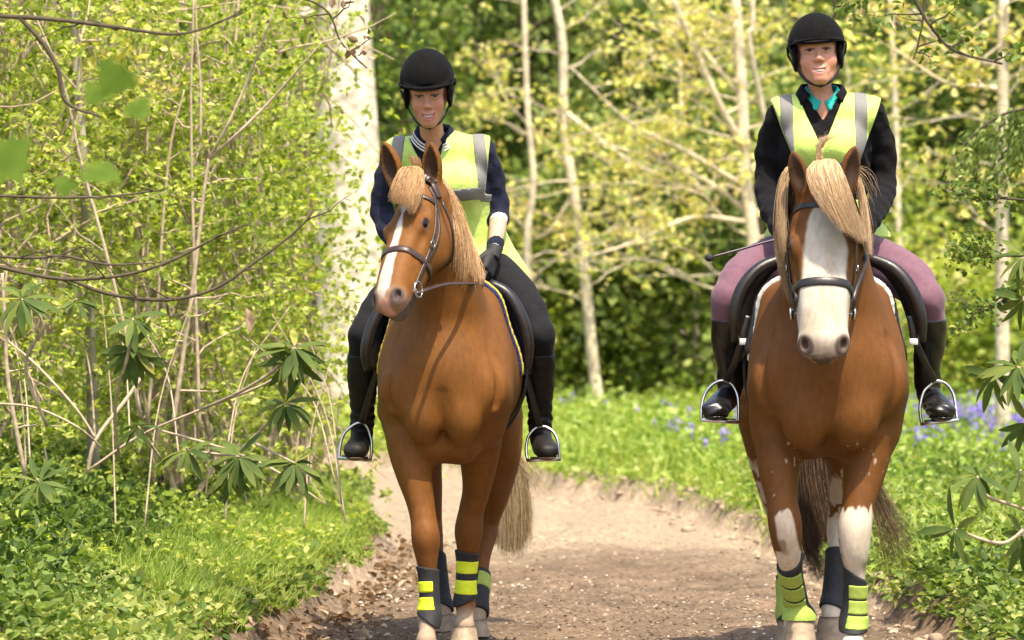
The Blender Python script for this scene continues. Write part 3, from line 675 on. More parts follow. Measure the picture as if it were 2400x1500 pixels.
    L_ = [(-2.6, 21.5, .75, 3.2, 20000), (-1.75, 22.5, .75, 3.4, 23000), (-1.26, 24.5, .55, 3.0, 10500), (-3.0, 26, .9, 4.0, 19000), (-2.1, 28, .95, 4.2, 20000), (-1.85, 29.5, .45, 2.6, 4500)]
    lb = ['fresh-leaved shrub at the far left edge, nearest to the camera', 'fresh-leaved shrub with tall white stems left of the left-hand rider', 'loose fresh-leaved shrub next to the left-hand horse\'s head', 'fresh-leaved shrub behind the grey-barked trunk', 'tall fresh-leaved shrub behind the white stems', 'thin fresh-leaved shrub in front of the big pale trunk']
    for i, (x, y, r, h, n_) in enumerate(L_):
        SH = bush('hedge_shrub', (x, y, float(gheight(x, y))), (r, .9, h), n_, M_LLIME, lb[i], 'shrub', gs, 300 + i, .037 + .002 * i, .021 + .001 * i, rosette=5, wood=M_TWIGP, kind='diamond', stems=9, clump=.13, sparse=1.0); SHRUBS.append(SH)
    for i, (x, y, r, h, n_) in enumerate([(-4.4, 36, 1.4, 4.6, 7000), (-2.9, 38, 1.3, 4.6, 7000), (-1.8, 46, 1.3, 4.6, 6000)]):
        bush('holly_bush', (x, y, float(gheight(x, y))), (r, 1.1, h), n_, M_LGRN, ['green bush behind the shrubs at the far left', 'green bush behind the shrubs, right of the grey-barked trunk', 'green bush behind the big pale trunk'][i], 'bush', None, 330 + i, .085, .055, clump=.2)

def stem(name, px, r, label, cat, m, group=None, leafm=None, seed=0, nb=0, lm=(.1, .4), per=3, L=.04, Wd=.025, spread=.03, sub=3, kind='oval'):
    g = np.random.default_rng(seed); q = A(PP(px)); r = tuple(A(r) * (.72 if m is M_TWIGP else .9)); parts = [tube(q, r, 7, 6)]; E = np.zeros((0, 3))
    if nb:
        bp, E, D = branches(q, (r[0], r[-1]), nb, g, lm[0], lm[1], t0=.1, sub=sub, r=.6, ydamp=.5); parts += bp
    pp = [('stem', join(*parts), m)]
    if leafm is not None and len(E): pp.append(('foliage', leaf_cloud(E, g, per, spread, L, Wd, kind), leafm))
    return thing(name, q[0], label, cat, group, pp)

def whorl(c, ax, n, L, g, droop=.6):
    n = int(n * 1.4)
    ax = nrm(A(ax, float)); u = nrm(np.cross(ax, A([.3, 1, .1]))); v = np.cross(ax, u); a = (np.arange(n) + g.normal(0, .18, n)) / n * 2 * np.pi * 1.0; k = g.uniform(-.3, .75, n)
    D = nrm(np.cos(a)[:, None] * u + np.sin(a)[:, None] * v + ax * k[:, None] - A([0, 0, droop]) * g.uniform(.3, 1.6, n)[:, None]); N_ = nrm(np.broadcast_to(ax, D.shape) + A([0, 0, .5]) + g.normal(0, .25, D.shape))
    s = g.uniform(.75, 1.1, n); return leaves(np.broadcast_to(c, D.shape) + D * .01, D, N_, L * .98 * s, L * .235 * s, 'blade', .13)

def build_front():
    gs = 'bare pale stems standing among the left-hand shrubs'
    stem('pale_stem', [(405, 1000, 20.5), (430, 830, 20.5), (455, 650, 20.5), (478, 450, 20.5), (490, 372, 20.5)], (.016, .015, .014, .012, .011), 'pale stem that forks into a wide V at the top, left of the left-hand rider', 'stem', M_TWIGP, gs, M_LLIME, 1, 8, (.15, .5))
    stem('pale_stem', [(490, 372, 20.5), (530, 300, 20.4), (580, 190, 20.4), (625, 70, 20.3), (645, 10, 20.3)], (.011, .010, .009, .006, .004), 'left arm of the wide V of white twigs', 'stem', M_TWIGP, gs, None, 2)
    stem('pale_stem', [(490, 372, 20.5), (560, 310, 20.4), (640, 230, 20.4), (710, 150, 20.3), (755, 98, 20.3)], (.011, .010, .009, .006, .004), 'right arm of the wide V of white twigs, pointing at the pale trunk', 'stem', M_TWIGP, gs, None, 3)
    stem('pale_stem', [(468, 1010, 21), (462, 800, 21), (455, 600, 21), (450, 400, 21), (448, 200, 21), (455, -20, 21)], (.013, .012, .011, .010, .008, .006), 'long upright pale stem crossing the forked one', 'stem', M_TWIGP, gs, M_LLIME, 4, 9, (.15, .5))
    stem('pale_stem', [(345, 1000, 21.5), (370, 700, 21.5), (385, 480, 21.5), (402, 330, 21.5), (432, 210, 21.5)], (.012, .011, .010, .008, .005), 'thin pale stem just left of the long upright one', 'stem', M_TWIGP, gs, M_LLIME, 5, 7, (.15, .5))
    stem('pale_stem', [(330, 980, 20), (290, 760, 20), (240, 560, 20), (190, 380, 20), (150, 200, 20), (80, 30, 20)], (.013, .012, .011, .010, .008, .005), 'pale stem leaning far to the left across the grey trunk', 'stem', M_TWIGP, gs, M_LLIME, 6, 9, (.15, .5))
    stem('pale_stem', [(60, 1120, 19), (20, 900, 19), (12, 760, 19), (5, 640, 19)], (.014, .013, .012, .010), 'pale stem at the very left edge', 'stem', M_TWIGP, gs, M_LLIME, 7, 5, (.15, .4))
    stem('pale_stem', [(470, 330, 20.6), (470, 200, 20.6), (462, 90, 20.6), (458, -10, 20.6)], (.009, .008, .007, .005), 'short bright stem rising above the fork of the V', 'stem', M_TWIGP, gs, None, 8)
    g = np.random.default_rng(400)
    for i in range(24):
        px = g.uniform(-20, 860); py = g.uniform(900, 1150); Y = g.uniform(19, 25); dx = g.normal(0, 130); ln = g.uniform(150, 520)
        q = A(PP([(px, py + 120, Y), (px + dx * .3, py - ln * .4, Y + .2), (px + dx, py - ln, Y + .3)]))       # shoots of the nearest shrub
        k = min(SHRUBS, key=lambda o: abs(o.location[0] - q[0][0]) + .3 * abs(o.location[1] - q[0][1])); pobj('stem', tube(q, (.0045, .0035, .0018), 6, 6), M_TWIGP, k)
    # horizontal / diagonal dry canes
    gc = 'dry canes lying through the undergrowth'
    for i, (px, r, lb) in enumerate([([(-20, 945, 18.6), (80, 955, 18.6), (180, 1000, 18.6), (240, 1050, 18.7)], .007, 'dry cane arching down from the left edge'),
                                ([(205, 1110, 18.8), (225, 1030, 18.8), (300, 930, 18.9), (360, 840, 19)], .012, 'thick tan stem rising from the brambles at the lower left'),
                                ([(225, 1030, 18.8), (180, 960, 18.8), (90, 860, 18.9), (20, 800, 19)], .008, 'tan side shoot leaning left from the thick tan stem'),
                                ([(210, 1100, 18.8), (330, 1020, 18.8), (470, 960, 18.7), (620, 900, 18.6), (690, 850, 18.5)], .008, 'long cane running up to the rightmost dark leaf whorl'),
                                ([(380, 1010, 18.8), (520, 1050, 18.7), (640, 1100, 18.6), (760, 1180, 18.5)], .008, 'cane sloping down to the right under the leaf whorls')]):
        stem('dry_cane', px, [r] * (len(px) - 1) + [r * .6], lb, 'branch', M_TWIGP, gc)
    # dark arching branches close to the shrubs
    gd = 'dark arching branches hanging in from the left'
    stem('dark_branch', [(-40, 615, 16.5), (60, 640, 16.5), (160, 655, 16.5), (290, 645, 16.5), (400, 612, 16.5), (500, 560, 16.5), (590, 520, 16.5)], (.009, .009, .008, .007, .006, .005, .003), 'dark branch curving across the left side, upper one of the pair', 'branch', M_TWIG, gd, None, 20, 5, (.1, .35), sub=2)
    stem('dark_branch', [(150, 650, 16.6), (260, 690, 16.6), (390, 703, 16.6), (500, 678, 16.6), (590, 620, 16.6), (690, 545, 16.6), (740, 490, 16.6)], (.008, .008, .008, .007, .006, .005, .003), 'dark branch sagging lowest and ending near the left-hand horse\'s ear', 'branch', M_TWIG, gd, None, 21, 4, (.1, .35), sub=2)
    stem('dark_branch', [(-30, 600, 16.3), (80, 605, 16.3), (150, 600, 16.3), (250, 620, 16.3), (380, 615, 16.3)], (.007, .006, .006, .005, .003), 'short dark branch above the two long sagging ones', 'branch', M_TWIG, gd, None, 22, 4, (.1, .3), sub=2)
    stem('dark_branch', [(-40, 36, 15), (120, 45, 15), (260, 62, 15), (400, 80, 15), (480, 66, 15), (560, 30, 15)], (.009, .009, .008, .006, .004, .003), 'olive-brown branch running along the top left corner', 'branch', M_TWIG, gd, None, 23, 3, (.1, .3), sub=2)
    stem('dark_branch', [(45, 40, 15), (95, 95, 15), (135, 160, 15), (155, 240, 15), (240, 275, 15)], (.009, .009, .009, .007, .004), 'short thick dark twig curving down to the blurred big leaves', 'branch', M_TWIG, gd, None, 24)
    stem('dark_branch', [(-30, 458, 16), (120, 463, 16), (260, 460, 16), (380, 445, 16)], (.006, .006, .005, .003), 'thin dark branch level with the left-hand rider\'s waist', 'branch', M_TWIG, gd, None, 25, 3, (.1, .3), sub=2)
    stem('dark_branch', [(640, -30, 17), (760, 20, 17), (800, 100, 17), (860, 160, 17)], (.006, .005, .004, .003), 'dark twig with reddish dead leaves in front of the big pale trunk', 'branch', M_TWIG, gd, M_DEAD, 26, 5, (.1, .25), sub=2, per=1)
    stem('dark_branch', [(2130, -30, 15.5), (2180, 60, 15.5), (2240, 120, 15.5), (2350, 150, 15.5)], (.007, .007, .006, .004), 'arching twig in the top right corner', 'branch', M_TWIG, 'twigs hanging in from the top right', M_LGRN, 27, 4, (.08, .25), sub=2, per=2, L=.035, Wd=.025)
    stem('dark_branch', [(2170, -30, 15.6), (2162, 50, 15.6), (2150, 110, 15.6), (2140, 140, 15.6)], (.006, .005, .004, .003), 'thin dark twig hanging straight down at the top right', 'branch', M_TWIG, 'twigs hanging in from the top right', M_LGRN, 28, 3, (.08, .2), sub=2, per=2, L=.035, Wd=.025)
    stem('dark_branch', [(1950, -30, 15.6), (1956, 20, 15.6), (1952, 50, 15.6)], (.006, .005, .003), 'tiny dark twig hanging just above the right-hand rider\'s helmet', 'branch', M_TWIG, 'twigs hanging in from the top right', M_LGRN, 29, 3, (.06, .12), sub=1, per=2, L=.03, Wd=.02)
    # hawthorn twigs on the right
    gh = 'hawthorn twigs reaching in from the right'
    stem('hawthorn_twig', [(2420, 600, 19), (2340, 600, 19), (2300, 605, 19), (2245, 600, 19)], (.006, .005, .004, .002), 'upper hawthorn twig with small leaves beside the pale right-hand trunk', 'branch', M_TWIG, gh, M_LGRN, 41, 8, (.06, .2), per=3, L=.030, Wd=.024)
    stem('hawthorn_twig', [(2420, 660, 19), (2340, 700, 19), (2310, 735, 19), (2255, 750, 19)], (.006, .005, .004, .002), 'lower hawthorn twig ending near the right-hand rider\'s knee', 'branch', M_TWIG, gh, M_LGRN, 42, 8, (.06, .2), per=3, L=.030, Wd=.024)
    stem('hawthorn_twig', [(2420, 470, 19), (2340, 465, 19), (2290, 470, 19), (2220, 440, 19)], (.006, .005, .004, .002), 'topmost hawthorn twig on the right', 'branch', M_TWIG, gh, M_LGRN, 43, 6, (.06, .2), per=2, L=.028, Wd=.022)
    # dark drooping conifer spray
    g = np.random.default_rng(77)
    for (px, lb) in (([(2430, 250, 24), (2360, 265, 24), (2300, 300, 24), (2250, 350, 24)], 'blurred dark conifer spray drooping across the pale right-hand trunk'), ([(2430, 300, 25), (2380, 330, 25), (2320, 400, 25)], 'lower dark conifer spray at the right edge')):
        q = catmull(A(PP(px)), 8); n = 700; k = g.integers(0, len(q), n); C = q[k] + g.normal(0, .035, (n, 3)); D = nrm(g.normal(0, .5, (n, 3)) + A([-.4, 0, -1.])); C[:, 2] -= g.random(n) * .16
        thing('conifer_spray', q[0], lb, 'branch', 'conifer sprays at the right edge', [('stem', tube(q, .008, 6, 1), M_TWIG), ('foliage', leaves(C, D, rdir(n, g), .05, .016), M_LDARK)])
    # rhododendrons: whorls of long dark leaves at the end of tan stems
    g = np.random.default_rng(500)
    def rhodo(base, specs, label, seed):
        r = empty('rhododendron', P(*base), label, 'shrub'); Lp, Sp = [], []
        for (cx, cy, Y, ax, n, L, path) in specs:
            c = P(cx, cy, Y); pobj('leaf_whorl', whorl(c, ax, n, L, g), M_LRHO, r)
            if path: pobj('stem', tube(PP(path) + [c], [.007] * len(path) + [.004], 7, 5), M_TWIGP, r)
            else: pobj('stem', tube([c - nrm(A(ax, float)) * .09, c, c + nrm(A(ax, float)) * .02], [.005, .006, .003], 7), M_TWIGP, r)
    rhodo((240, 1300, 18.4), [
        (50, 700, 18.2, (-.2, -.5, .7), 12, .16, [(110, 1000, 18.4), (60, 860, 18.3), (100, 760, 18.2)]),
        (312, 745, 18.0, (.3, -.6, .7), 8, .15, [(280, 1080, 18.4), (270, 950, 18.2), (300, 830, 18.0)]),
        (312, 815, 18.05, (.1, -.6, -.3), 13, .15, []),
        (175, 705, 18.5, (.3, -.4, .2), 7, .10, []),
        (690, 815, 17.9, (.1, -.6, .6), 13, .16, [(470, 960, 18.6), (560, 920, 18.2), (640, 870, 18.0)]),
        (690, 840, 17.95, (0, -.6, -.3), 8, .14, []),
        (668, 945, 18.0, (-.1, -.6, .3), 11, .14, [(560, 1060, 18.4), (620, 1000, 18.1)]),
        (325, 1000, 18.2, (.1, -.4, .7), 7, .12, [(380, 1080, 18.4)]),
        (560, 1070, 18.0, (-.1, -.6, .3), 11, .15, [(470, 1060, 18.2)]),
        (690, 1085, 17.9, (.2, -.6, .3), 13, .15, [(600, 1040, 18.1)]),
        (440, 1055, 18.1, (-.2, -.5, .5), 8, .13, []),
        (90, 1130, 18.0, (-.2, -.5, .6), 8, .14, []), (540, 1110, 18.1, (0, -.5, -.2), 7, .12, [])],
        'rhododendron with whorls of long dark leaves, left of the left-hand horse', 1)
    rhodo((2450, 1300, 16.6), [
        (2290, 1115, 16.4, (-.2, -.5, .8), 8, .145, [(2450, 1215, 16.6), (2390, 1190, 16.5), (2310, 1160, 16.4)]),
        (2240, 1240, 16.3, (-.5, -.5, -.1), 6, .14, [(2440, 1200, 16.6), (2370, 1265, 16.5), (2320, 1270, 16.4)]),
        (2390, 1110, 16.5, (.1, -.5, .6), 6, .15, []), (2395, 1250, 16.6, (.2, -.5, -.3), 6, .15, []),
        (2385, 860, 16.8, (-.1, -.5, .5), 11, .16, [(2460, 900, 16.9)]), (2330, 880, 16.9, (-.4, -.5, -.1), 7, .15, []), (2400, 600, 17.0, (-.2, -.5, .4), 9, .14, [(2460, 660, 17.)]), (2400, 700, 17.0, (-.2, -.5, -.2), 8, .14, []), (2410, 990, 16.9, (-.3, -.5, -.3), 7, .15, [])],
        'rhododendron with dark oval leaves at the right edge', 2)
    # big blurred sycamore leaves near the camera
    def maple(c, D, N_, L):
        prof = [(0, 0), (.10, .22), (-.08, .42), (.14, .36), (.20, .60), (.42, .52), (.46, .40), (.60, .36), (.80, .30), (.76, .16), (1.02, 0)]
        D = nrm(A(D, float)); B = nrm(np.cross(D, A(N_, float))); N2 = np.cross(B, D); C = [A(c, float) + D * .35 * L]
        for sgn in (1, -1):
            for a, b in (prof if sgn == 1 else prof[::-1][1:-1]): C.append(A(c, float) + D * a * L + B * sgn * b * L - N2 * (b ** 2 * .25 + .1 * a * a) * L)
        k = len(C) - 1; return A(C), [A([[0, 1 + i, 1 + (i + 1) % k] for i in range(k)])]
    for i, (px, py, Y, D, N_, L, lb) in enumerate([(290, 150, 10.5, (-.5, -.2, -.8), (.3, -1, .3), .095, 'big blurred sycamore leaf hanging in the upper left'), (240, 195, 10.6, (-.4, -.3, -.6), (-.2, -1, .3), .07, 'second blurred leaf just below the upper left one'),
                                              (310, 235, 10.4, (.4, -.3, -.5), (.2, -1, .3), .065, 'small paler blurred leaf right of the upper left pair'), (-10, 330, 9.6, (.4, -.2, -.6), (.1, -1, .4), .115, 'darkest blurred leaf cut by the left edge'),
                                              (205, 385, 10.2, (.7, -.3, -.3), (.2, -.6, .9), .10, 'pale tilted blurred leaf below the others'), (160, 415, 10.2, (-.2, -.3, -.6), (.2, -1, .5), .055, 'small dark blurred leaf below the tilted one')]):
        tag(link('sycamore_leaf', mesh_from('sycamore_leaf', *maple(P(px, py, Y), D, N_, L), smooth=True), M_LFG), lb, 'leaf', 'blurred sycamore leaves near the camera')
    tag(link('dead_leaf', mesh_from('dead_leaf', *leaves([P(577, 722, 17.5)], A([[.25, -.3, -1]]), A([[.6, -1, .2]]), .10, .045, 'blade', .35), smooth=True), M_DEAD), 'curled brown dead leaf hanging left of the right dark leaf whorl', 'leaf')

if want('env') or want('ground'): build_ground()
if want('env'): build_cover(); build_back(); build_front()

# ================================================================ horses
M_COAT = vc_mat('horse_coat', rough=.6, spec=.2, bumpsc=150, bumpst=.3, stretch=(1, 1, .35), coldetail=.09, detscale=60)
M_EYE = mat('eye_black', (.005, .003, .002), rough=.22, spec=.4, var=.1)
M_FLAX = hair_mat('flaxen_hair', [(0., (.30, .15, .055)), (.4, (.46, .26, .11)), (.75, (.56, .35, .17)), (1., (.68, .48, .27))])
M_FLAX2 = hair_mat('pale_flaxen_hair', [(0., (.34, .19, .09)), (.4, (.52, .34, .18)), (.75, (.64, .46, .27)), (1., (.76, .60, .40))])
M_TAIL = hair_mat('tail_hair', [(0., (.20, .13, .06)), (.5, (.42, .30, .165)), (1., (.66, .52, .33))])
M_TAIL2 = hair_mat('brown_tail_hair', [(0., (.030, .015, .008)), (.65, (.085, .042, .018)), (1., (.30, .18, .085))])
M_LEATHER = mat('black_leather', (.016, .012, .010), rough=.38, spec=.5, noise=40, var=.35, bump=(260, .25, .002), coat=.15)
M_BROWNLEATHER = mat('brown_leather', (.045, .022, .014), rough=.4, spec=.5, noise=40, var=.35, bump=(260, .25, .002), coat=.15)
M_STEEL = mat('stirrup_steel', (.62, .60, .57), rough=.22, metal=1., noise=30, var=.12)
M_HOOF = mat('hoof_horn', (.30, .22, .14), rough=.55, noise=30, var=.3, bump=(60, .3, .004))

def head_frame(poll, muz, yaw, roll=0.):
    a = nrm(muz - poll); n = A([-math.sin(yaw), -math.cos(yaw), 0.]); n = nrm(n - (n @ a) * a); s = np.cross(a, n)
    if s[0] < 0: s = -s
    if roll:
        c, r = math.cos(roll), math.sin(roll); s, n = c * s + r * n, c * n - r * s
    return np.stack([s, n, a], 1)

def head_prims(f, poll, R, hs, sx=1.):
    X3 = A([sx, 1, 1]); f.xf = (poll, R * hs * X3)
    def ell(c, r, k=.03, op='u', rot=None):
        # field frame is scaled: pass world radii
        f.ell(c, A(r) * hs * X3, R=np.diag(1 / (hs * X3)), k=k, op=op)
    k = .035
    ell((0, -.09, .05), (.082, .085, .10), k)
    ell((0, -.070, .16), (.094, .068, .125), k)
    for s in (-1, 1):
        ell((s * .053, -.165, .20), (.046, .115, .125), k)
        ell((s * .078, -.050, .222), (.025, .026, .040), .035)
    H = hs
    def ch(p, k=.03, u=None, **kw):
        big = sx != 1 and p[0][3] > .03
        f.chain([(q[0], q[1], q[2], q[3] * H, (q[4] if len(q) > 4 else 1.) * (sx if big else 1.)) for q in p], k, u=(1, 0, 0) if (u is not None or big) else None, **kw)
    ch([(0, -.072, .22, .066, 1.18), (0, -.060, .35, .054, 1.42), (0, -.056, .47, .047, 1.45), (0, -.066, .555, .046, 1.50)], .035, u=(1, 0, 0))
    ch([(0, -.20, .26, .055, 1.25), (0, -.17, .40, .050, 1.3), (0, -.15, .53, .042, 1.2)], .035, u=(1, 0, 0))
    ch([(0, -.13, .22, .084, 1.1), (0, -.12, .38, .068, 1.25), (0, -.11, .53, .058, 1.2)], .035, u=(1, 0, 0))
    ell((0, -.098, .580), (.066, .062, .055), .03)
    ell((0, -.150, .585), (.040, .036, .042), .025)
    for s in (-1, 1):
        ell((s * .048, -.072, .582), (.027, .026, .044), .022)
        # facial crest
        ch([(s * .083, -.085, .25, .010), (s * .078, -.088, .34, .008), (s * .066, -.088, .40, .004)], .022)
        # zygomatic hollow in front of the eye and the dent above it
        ell((s * .100, -.060, .335), (.018, .022, .055), .03, 's')
        ell((s * .088, -.030, .160), (.014, .020, .025), .025, 's')
        # nostril
        ell((s * .061, -.044, .596), (.011, .019, .028), .008, 's')
        ell((s * .056, -.058, .585), (.009, .014, .018), .008, 's')
        # eye socket, upper lid ridge
        ell((s * .1005, -.044, .224), (.013, .017, .022), .010, 's')
        ch([(s * .090, -.046, .196, .005), (s * .096, -.028, .222, .007), (s * .091, -.042, .250, .004)], .012)
    # mouth line
    for s in (-1, 1): ch([(s * .010, -.128, .625, .003), (s * .045, -.132, .60, .0035), (s * .058, -.130, .55, .003)], .006, op='s')
    f.xf = None

def ear_prims(f, base, tip, face, side):
    """cup shaped ear; face = direction the opening looks, side = +-1 curve"""
    base, tip = A(base), A(tip); d = tip - base; L = np.linalg.norm(d); d /= L
    face = nrm(A(face) - (A(face) @ d) * d); w = np.cross(d, face)
    Q = lambda t, o, q=0.: tuple(base + d * L * t + face * o + w * q)
    sc = L / .165
    f.chain([Q(-.12, -.004) + (.030 * sc,), Q(.12, 0) + (.034 * sc,), Q(.40, -.002) + (.0385 * sc,), Q(.66, -.004) + (.033 * sc,), Q(.86, -.002) + (.019 * sc,), Q(1.0, .002) + (.005 * sc,)], .022, n=4)
    f.chain([Q(.10, .036) + (.014 * sc,), Q(.40, .034) + (.0285 * sc,), Q(.64, .030) + (.0245 * sc,), Q(.86, .022) + (.012 * sc,)], .008, op='s', n=4)

def leg(f, pts, k=.03):
    """pts: px,py,Y,r"""
    f.xf = None
    q = [tuple(P(p[0], p[1], p[2])) + (p[3], p[4] if len(p) > 4 else 1.12) for p in pts]
    f.chain(q, k, u=(0, 1, 0), n=6); return q

def trunk(f, org, yaw, W, Zs=1., up=0.):
    c, s_ = math.cos(yaw), math.sin(yaw)
    f.xf = (A(org), A([[c, s_, 0], [-s_, c, 0], [0, 0, 1.]]))   # local +y points backwards
    f.chain([(0, .22, 1.12 + up, .245, W * 1.02), (0, .45, 1.14 + up, .315, W * .91), (0, .80, 1.15 + up, .335, W * .93), (0, 1.10, 1.17 + up, .32, W * .96), (0, 1.38, 1.22 + up, .28, W * 1.02), (0, 1.58, 1.22 + up, .20, W)], .05, u=(1, 0, 0), n=5)
    f.cone((0, .40, 1.42 + up), (0, .80, 1.38 + up), .12, .11, k=.1)
    return f.xf

def hair(guides, N, r, jit=.01, M=14, tipr=.25, seed=0, wav=.006, lenj=.15):
    """strands interpolated between neighbouring guide curves (each a list of world points)"""
    g = np.random.default_rng(seed); K = len(guides); N = int(N * 2.8); r = r * .5
    C = np.stack([catmull(q, 8)[np.linspace(0, (len(q) - 1) * 8, M).round().astype(int)] for q in guides])
    u = g.random(N) * (K - 1); i = np.minimum(u.astype(int), K - 2); t = (u - i)[:, None, None]
    S_ = C[i] * (1 - t) + C[i + 1] * t
    tt = np.linspace(0, 1, M)
    off = g.normal(0, 1, (N, 1, 3)) * jit * (.35 + .65 * tt[None, :, None])
    ph = g.random((N, 1, 3)) * 6.28; fr = 2 + g.random((N, 1, 3)) * 5
    S_ = S_ + off + np.sin(ph + fr * tt[None, :, None] * 2) * wav * tt[None, :, None]
    # shorten some
    ln = 1 - g.random(N) * lenj
    idx = tt[None] * ln[:, None] * (M - 1); a = np.floor(idx).astype(int); a = np.minimum(a, M - 2); w = (idx - a)[..., None]
    S_ = S_[np.arange(N)[:, None], a] * (1 - w) + S_[np.arange(N)[:, None], a + 1] * w
    R = r * (1 - (1 - tipr) * tt[None] ** 1.5) * (.6 + .8 * g.random((N, 1)))
    return ribbons(S_, R)

CH1, CH1D = A([.172, .0655, .0115]), A([.15, .052, .013])
CREAM = A([.62, .52, .40]); WHITE = A([.55, .49, .40]); PINK = A([.55, .27, .20]); DARKSKIN = A([.07, .05, .045])

